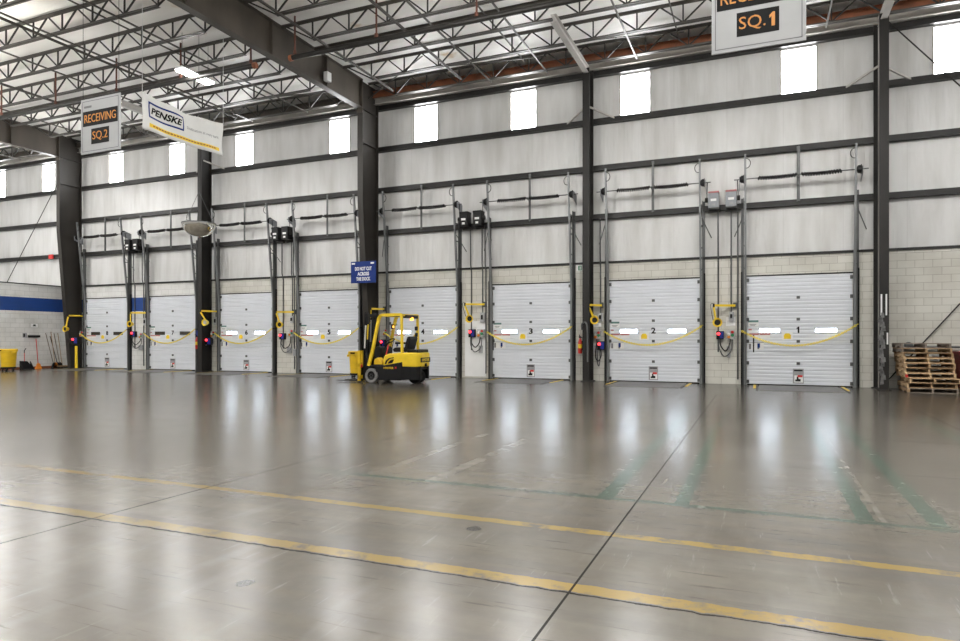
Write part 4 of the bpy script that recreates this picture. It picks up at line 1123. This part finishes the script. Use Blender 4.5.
leaning('push_broom', 'broom', 'brown handled broom nearest the wide corner column', 57.3, 58.5, 333, M_handle, 'push')
c = leaning('corn_broom', 'broom', 'red handled broom with black top standing beside the dustpan', 35.6, 34.4, 339, M_red, 'orange')
def dustpan():
    x = XF+.40; sh = .40/math.tan(math.atan((25-480)/FPX)-TH)
    ya = on_part(25)+sh
    c = thing('dustpan', 'black upright dustpan with a red handle by the partition', 'dustpan', (x, ya, 0))
    y0, y1 = on_part(19.8)+sh, on_part(30.5)+sh
    MB().prism([(y0,0),(y1+.05,0),(y1,.20),(y1-.14,.36),(y0,.38)], 'x', x-.02, x).build('back_plate', M_black, c)
    MB().box(x-.02, x+.28, y0, y1, 0, .015).build('pan', M_black, c)
    for yy in (y0, y1-.01): MB().prism([(x-.02,0),(x+.27,0),(x+.02,.34),(x-.02,.36)], 'y', yy, yy+.012).build('side', M_black, c)
    ym = on_part(24.6)+sh
    MB().tube([(x-.01, ym, .36), (x-.02, ym, .72)], .014, 8).build('handle', M_red, c)
    MB().tube([(x-.02, ym, .72), (x-.02, ym, .82), (x+.02, ym+.05, .92)], .016, 8).build('grip', M_black, c)
dustpan()
x = XF
ya, yb = on_part(28), on_part(39.6); z = pz_part(34, 336.3)
tag(MB().box(x, x+.05, ya, yb, z-.05, z+.05).build('tool_rack', M_black), 'black bar rack on the partition above the red broom', 'rack')
ya, yb = on_part(22.6), on_part(26.8)
c = thing('wall_notice', 'grey square notice on the partition beside the black rack', 'notice', (x, ya, pz_part(24, 337.6)))
z0, z1 = pz_part(24.5, 337.6), pz_part(24.5, 333)
MB().box(x, x+.012, ya, yb, z0, z1).build('sheet', M_ltgrey, c); MB().box(x+.011, x+.016, ya+.03, (ya+yb)/2, z0+.03, z1-.03).build('print', M_ink, c)
ya, yb = on_part(31), on_part(37.5); z0, z1 = pz_part(34, 327.2), pz_part(34, 323.8)
c = thing('wall_notice', 'small white notice with dark print high above the black rack', 'notice', (x, ya, z0))
MB().box(x, x+.012, ya, yb, z0, z1).build('sheet', M_white, c); MB().box(x+.011, x+.016, ya+.06, yb-.06, z0+.04, z0+.07).build('print', M_ink, c)
MB().box(x+.011, x+.016, (ya+yb)/2-.05, (ya+yb)/2+.05, z1-.08, z1-.03).build('print', M_ink, c)
c = thing('exit_plate', 'small red plate on the girt above the partition corner', 'sign', (PX(51, 20.6), 20.66, 5.2))
MB().box(PX(49, 20.66), PX(53, 20.66), 20.64, 20.685, PZ(51, 259, 20.66), PZ(51, 254.5, 20.66)).build('plate', M_red, c)

# ------------------------------------------------------------------ forklift (drives towards -X; local origin under the front axle)
def forklift():
    X0, YN, W_ = -10.80, 17.02, 1.06
    Yc = YN+W_/2
    c = thing('forklift', 'yellow and black electric forklift parked before door 4', 'forklift', (X0, Yc, 0))
    P = lambda x, y, z: (X0+x, Yc+y, z)
    hw = W_/2
    # wheels
    def wheel(x, y, r, w, nm='wheel', tm=None):
        o = MB().lathe([(r*.62, -w/2), (r*.93, -w/2), (r, -w/2+.025), (r, w/2-.025), (r*.93, w/2), (r*.62, w/2), (r*.60, w/2-.03), (r*.60, -w/2+.03), (r*.62, -w/2)], P(x, y, r), 'y', 32, cap=False).build(nm, tm or M_tyre, c, smooth=True)
        s_ = -1 if y <= 0 else 1
        MB().lathe([(.01, -w*.36), (r*.30, -w*.36), (r*.34, -w*.28), (r*.605, -w*.40), (r*.605, w*.40), (.01, w*.40)], P(x, y, r), 'y', 20).build('hub', M_black, o, smooth=True)
        for k in range(6):
            a = 2*PI*k/6
            MB().lathe([(.004, -.012), (.014, -.012), (.014, .012), (.004, .012)], P(x+r*.22*math.cos(a), y-w*.38, r+r*.22*math.sin(a)), 'y', 6).build('wheel_nut', M_galvd, o)
    wheel(0, -hw+.10, .225, .20); wheel(0, hw-.10, .225, .20)
    wheel(1.29, -.12, .20, .17, tm=M_rubber); wheel(1.29, .12, .20, .17, tm=M_rubber)
    # chassis
    lower = [(-.02,.46),(-.06,.50),(-.16,.50),(-.16,.44),(-.26,.22),(-.20,.10)]
    ch = MB().prism([(.20,.12),(.27,.10),(1.02,.10),(1.08,.16),(1.08,.66),(.62,.58),(.20,.52),(-.06,.52),(-.02,.46),(.12,.44),(.22,.34),(.25,.22)], 'y', Yc-hw, Yc+hw)
    ch.v = [(v[0]+X0, v[1], v[2]) for v in ch.v]
    ch.build('chassis', M_black, c, bevel=.02)
    fe = MB()
    for s_ in (-1, 1):
        MB().box(X0-.20, X0+.24, Yc+s_*(hw-.10)-.10, Yc+s_*(hw-.10)+.10, .455, .53).build('front_fender', M_black, c, bevel=.02)
    fp = MB().box(X0+.0, X0+.42, Yc-hw+.04, Yc+hw-.04, .52, .56); fp.build('floor_plate', M_rubber, c)
    st = MB().box(X0+.06, X0+.38, Yc-hw+.01, Yc-hw+.22, .34, .40); st.build('step', M_black, c)
    # front cowl with dash
    cw = MB().prism([(-.06,.54),(.12,.54),(.20,.84),(.22,1.06),(.10,1.12),(-.02,1.06)], 'y', -hw+.24, hw-.12); cw.v = [(v[0]+X0, v[1]+Yc, v[2]) for v in cw.v]
    cw.build('front_cowl', M_black, c, bevel=.03)
    yk = MB().prism([(.06,.56),(.34,.56),(.34,.66),(.20,.78),(.08,.72)], 'y', -hw+.06, -hw+.3); yk.v = [(v[0]+X0, v[1]+Yc, v[2]) for v in yk.v]
    yk.build('kick_panel', M_yelp, c, bevel=.02)
    # battery hood in yellow, with the black recess
    hd = MB().prism([(.42,.50),(1.00,.60),(1.10,.62),(1.10,.93),(.98,.93),(.62,.90),(.46,.84),(.42,.74)], 'y', -hw+.005, hw-.005); hd.v = [(v[0]+X0, v[1]+Yc, v[2]) for v in hd.v]
    hd.build('battery_hood', M_yel, c, bevel=.04)
    rc = MB().prism([(.48,.58),(.52,.68),(.62,.76),(.76,.79),(.80,.79),(.78,.68),(.74,.62)], 'y', -hw-.008, -hw+.012); rc.v = [(v[0]+X0, v[1]+Yc, v[2]) for v in rc.v]
    rc.build('hood_recess', M_black, c)
    sw = MB().tube([P(*q) for q in ((.56, -hw-.004, .57), (.60, -hw-.01, .66), (.68, -hw-.01, .72), (.80, -hw-.008, .745))], .022, 6); sw.build('recess_trim', M_yel, c, smooth=True)
    # counterweight with rounded back
    prof = [(1.06,-hw),(1.38,-hw+.02),(1.52,-hw+.12),(1.58,-hw+.32),(1.58,hw-.32),(1.52,hw-.12),(1.38,hw-.02),(1.06,hw)]
    cwt = MB().prism(prof, 'z', .50, .93); cwt.v = [(v[0]+X0, v[1]+Yc, v[2]) for v in cwt.v]
    cwt.build('counterweight', M_yel, c, bevel=.05)
    lw = MB().prism([(1.06,-hw+.01),(1.36,-hw+.03),(1.50,-hw+.13),(1.55,-hw+.33),(1.55,-.27),(1.06,-.27)], 'z', .13, .52); lw.v = [(v[0]+X0, v[1]+Yc, v[2]) for v in lw.v]
    lw.build('lower_counterweight', M_black, c, bevel=.03)
    lw = MB().prism([(1.06,hw-.01),(1.36,hw-.03),(1.50,hw-.13),(1.55,hw-.33),(1.55,.27),(1.06,.27)], 'z', .13, .52); lw.v = [(v[0]+X0, v[1]+Yc, v[2]) for v in lw.v]
    lw.build('lower_counterweight', M_black, c, bevel=.03)
    MB().box(X0+1.06, X0+1.5, Yc-.3, Yc+.3, .42, .52).build('steer_axle_cover', M_black, c)
    pl_ = MB().box(X0+1.575, X0+1.59, Yc-.30, Yc+.30, .64, .78).build('rear_plate', M_black, c)
    text('HYSTER', .46, .085, (X0+1.592, Yc, .71), M_yel, pl_, facing='+x', bold=.02)
    MB().lathe([(.01,-.02),(.05,-.02),(.05,.03),(.01,.03)], P(1.58, 0, .56), 'x', 14).build('tow_pin', M_black, c)
    text('HYSTER', .34, .06, (X0+.62, Yc-hw-.006, .47), M_yelp, c, bold=.02); text('30', .06, .06, (X0+.86, Yc-hw-.006, .48), M_red, c, bold=.02)
    # seat
    se = MB().prism([(.62,.94),(1.06,.94),(1.08,1.04),(1.00,1.08),(.66,1.08),(.58,1.02)], 'y', -.27, .27); se.v = [(v[0]+X0, v[1]+Yc, v[2]) for v in se.v]
    se.build('seat', M_black, c, bevel=.04)
    sb = MB().prism([(.98,1.04),(1.10,1.02),(1.20,1.36),(1.17,1.42),(1.08,1.40),(1.03,1.24)], 'y', -.25, .25); sb.v = [(v[0]+X0, v[1]+Yc, v[2]) for v in sb.v]
    sb.build('seat_back', M_black, c, bevel=.04)
    for s_ in (-1, 1): MB().box(X0+.72, X0+1.06, Yc+s_*.31-.03, Yc+s_*.31+.03, 1.18, 1.24).build('armrest', M_black, c, bevel=.015)
    MB().bar(P(.58, -hw+.06, 1.16), P(.52, -hw+.02, .86), .035, .012).build('seat_belt', M_red, c)
    MB().box(X0+1.14, X0+1.50, Yc-.36, Yc+.36, .92, 1.02).build('rear_deck', M_black, c, bevel=.03)
    # steering wheel
    cen = Vector(P(.34, -.02, 1.26)); ax = Vector((-.5, 0, .86)).normalized(); u = Vector((0,1,0)); w = ax.cross(u)
    MB().tube([cen+(u*math.cos(2*PI*k/20)+w*math.sin(2*PI*k/20))*.17 for k in range(21)], .016, 6, cap=False).build('steering_wheel', M_black, c, smooth=True)
    MB().tube([cen, P(.14, -.02, 1.02)], .03, 8).build('steering_column', M_black, c)
    for yy in (.12, .22): MB().tube([P(.30, yy, 1.06), P(.34, yy, 1.26)], .012, 6).build('hydraulic_lever', M_black, c)
    # overhead guard
    for s_, nm in ((-1, 'near'), (1, 'far')):
        yy = s_*(hw-.035)
        fr_ = smooth_pts([P(-.10, yy, .52), P(.05, yy, 1.05), P(.22, yy, 1.80), P(.29, yy, 2.00), P(.42, yy, 2.055), P(1.02, yy, 2.06)], 5)
        mb = MB()
        for a, b in zip(fr_[:-1], fr_[1:]): mb.bar(a, b+(b-a).normalized()*.01, .07, .085)
        mb.build('guard_front_leg', M_yel, c)
        MB().bar(P(1.06, yy, .90), P(1.04, yy, 2.08), .06, .075).build('guard_rear_leg', M_yel, c)
    MB().bar(P(.30, -hw+.03, 2.04), P(.30, hw-.03, 2.04), .06, .05).build('guard_crossbar', M_yel, c)
    MB().bar(P(1.05, -hw+.03, 2.05), P(1.05, hw-.03, 2.05), .07, .06).build('guard_crossbar', M_yel, c)
    for k in range(6): MB().bar(P(.42+.1*k, -hw+.05, 2.05), P(.42+.1*k, hw-.05, 2.05), .012, .045).build('guard_slat', M_black, c)
    MB().box(X0+.98, X0+1.12, Yc-.36, Yc+.40, 1.96, 2.06).build('rear_lamp_bar', M_black, c, bevel=.015)
    MB().lathe([(.05,.0),(.05,.06),(.035,.09),(.005,.09)], P(1.10, .02, 1.90), 'z', 14).build('beacon', M_amberglow, c, smooth=True, label='glowing amber beacon')
    MB().lathe([(.035,-.03),(.035,.03),(.005,.035)], P(.24, .34, 1.72), 'x', 12).build('front_lamp', M_amberglow, c, label='small orange lamp')
    MB().cbox(P(.24, .34, 1.72), (.05, .13, .15)).build('lamp_housing', M_black, c, bevel=.01)
    for zz in (1.66, 1.46): MB().cbox(P(1.04, hw-.10, zz), (.07, .14, .13)).build('work_lamp', M_black, c, bevel=.02)
    # mast
    for s_ in (-1, 1):
        y1 = s_*.30
        o = MB().ibeam(P(-.34, y1, .10), P(-.28, y1, 2.10), .10, .14, .02, .04, side=(0,1,0)).build('mast_rail', M_black, c)
        MB().ibeam(P(-.40, s_*.21, .12), P(-.34, s_*.21, 2.17), .08, .12, .02, .03, side=(0,1,0)).build('inner_mast_rail', M_steel, c)
        MB().tube([P(-.24, s_*.24, .2), P(-.20, s_*.24, 1.25)], .04, 10).build('lift_cylinder', M_black, o, smooth=True)
        MB().tube([P(-.20, s_*.24, 1.25), P(-.18, s_*.24, 1.92)], .022, 8).build('cylinder_rod', M_galv, o, smooth=True)
    for zz in (2.06, 1.05, .5): MB().box(X0-.36, X0-.26, Yc-.34, Yc+.34, zz-.05, zz+.05).build('mast_crossmember', M_black, c)
    MB().tube([P(-.30, 0, .3), P(-.28, 0, 1.4)], .055, 12).build('free_lift_cylinder', M_black, c, smooth=True)
    for yy in (-.06, .06, .12): MB().tube(smooth_pts([P(-.40, yy, .5), P(-.36, yy, 1.5), P(-.32, yy, 2.05), P(-.22, yy, 1.6), P(-.25, yy, .9)], 5), .014, 6).build('hose', M_rubber, c, smooth=True)
    MB().bar(P(-.33, -.365, 1.05), P(-.29, -.365, 1.75), .02, .05).build('white_sleeve', M_white, c, label='white sleeve strip on the mast')
    MB().bar(P(-.23, -.37, 1.32), P(-.20, -.37, 1.78), .012, .06).build('mast_decal', M_yel, c, label='yellow decal strip')
    for s_ in (-1, 1): MB().tube([P(-.12, s_*.38, .50), P(-.28, s_*.34, .9)], .035, 10).build('tilt_cylinder', M_black, c, smooth=True)
    # carriage, load backrest and forks
    MB().box(X0-.50, X0-.44, Yc-.48, Yc+.48, .12, .22).build('carriage_bar', M_yelp, c)
    MB().box(X0-.50, X0-.44, Yc-.48, Yc+.48, .48, .58).build('carriage_bar', M_yelp, c)
    for yy in (-.48, .42): MB().box(X0-.51, X0-.43, Yc+yy, Yc+yy+.06, .06, .98).build('backrest_post', M_yelp, c)
    MB().box(X0-.49, X0-.45, Yc-.44, Yc+.44, .93, .98).build('backrest_rail', M_yelp, c)
    for k in range(5): MB().box(X0-.485, X0-.455, Yc-.3+.14*k, Yc-.275+.14*k, .58, .93).build('backrest_bar', M_yelp, c)
    for yy in (-.28, .18):
        MB().prism([(-.56,.60),(-.51,.60),(-.51,.06),(-1.50,.05),(-1.52,.035),(-.52,.02),(-.56,.05)], 'y', yy, yy+.10).v
        fk = MB().prism([(-.55,.60),(-.51,.60),(-.51,.03),(-1.42,.03),(-1.44,.045),(-.55,.075)], 'y', yy, yy+.10); fk.v = [(v[0]+X0, v[1]+Yc, v[2]) for v in fk.v]
        fk.build('fork', M_steel, c)
    MB().cbox(P(-.43, -.40, .50), (.05, .06, .08)).build('marker', M_red, c, label='small red marker')
M_tyre = mat('grey_worn_tyre', (.17, .17, .165), .8, 0, .25, 12)
forklift()
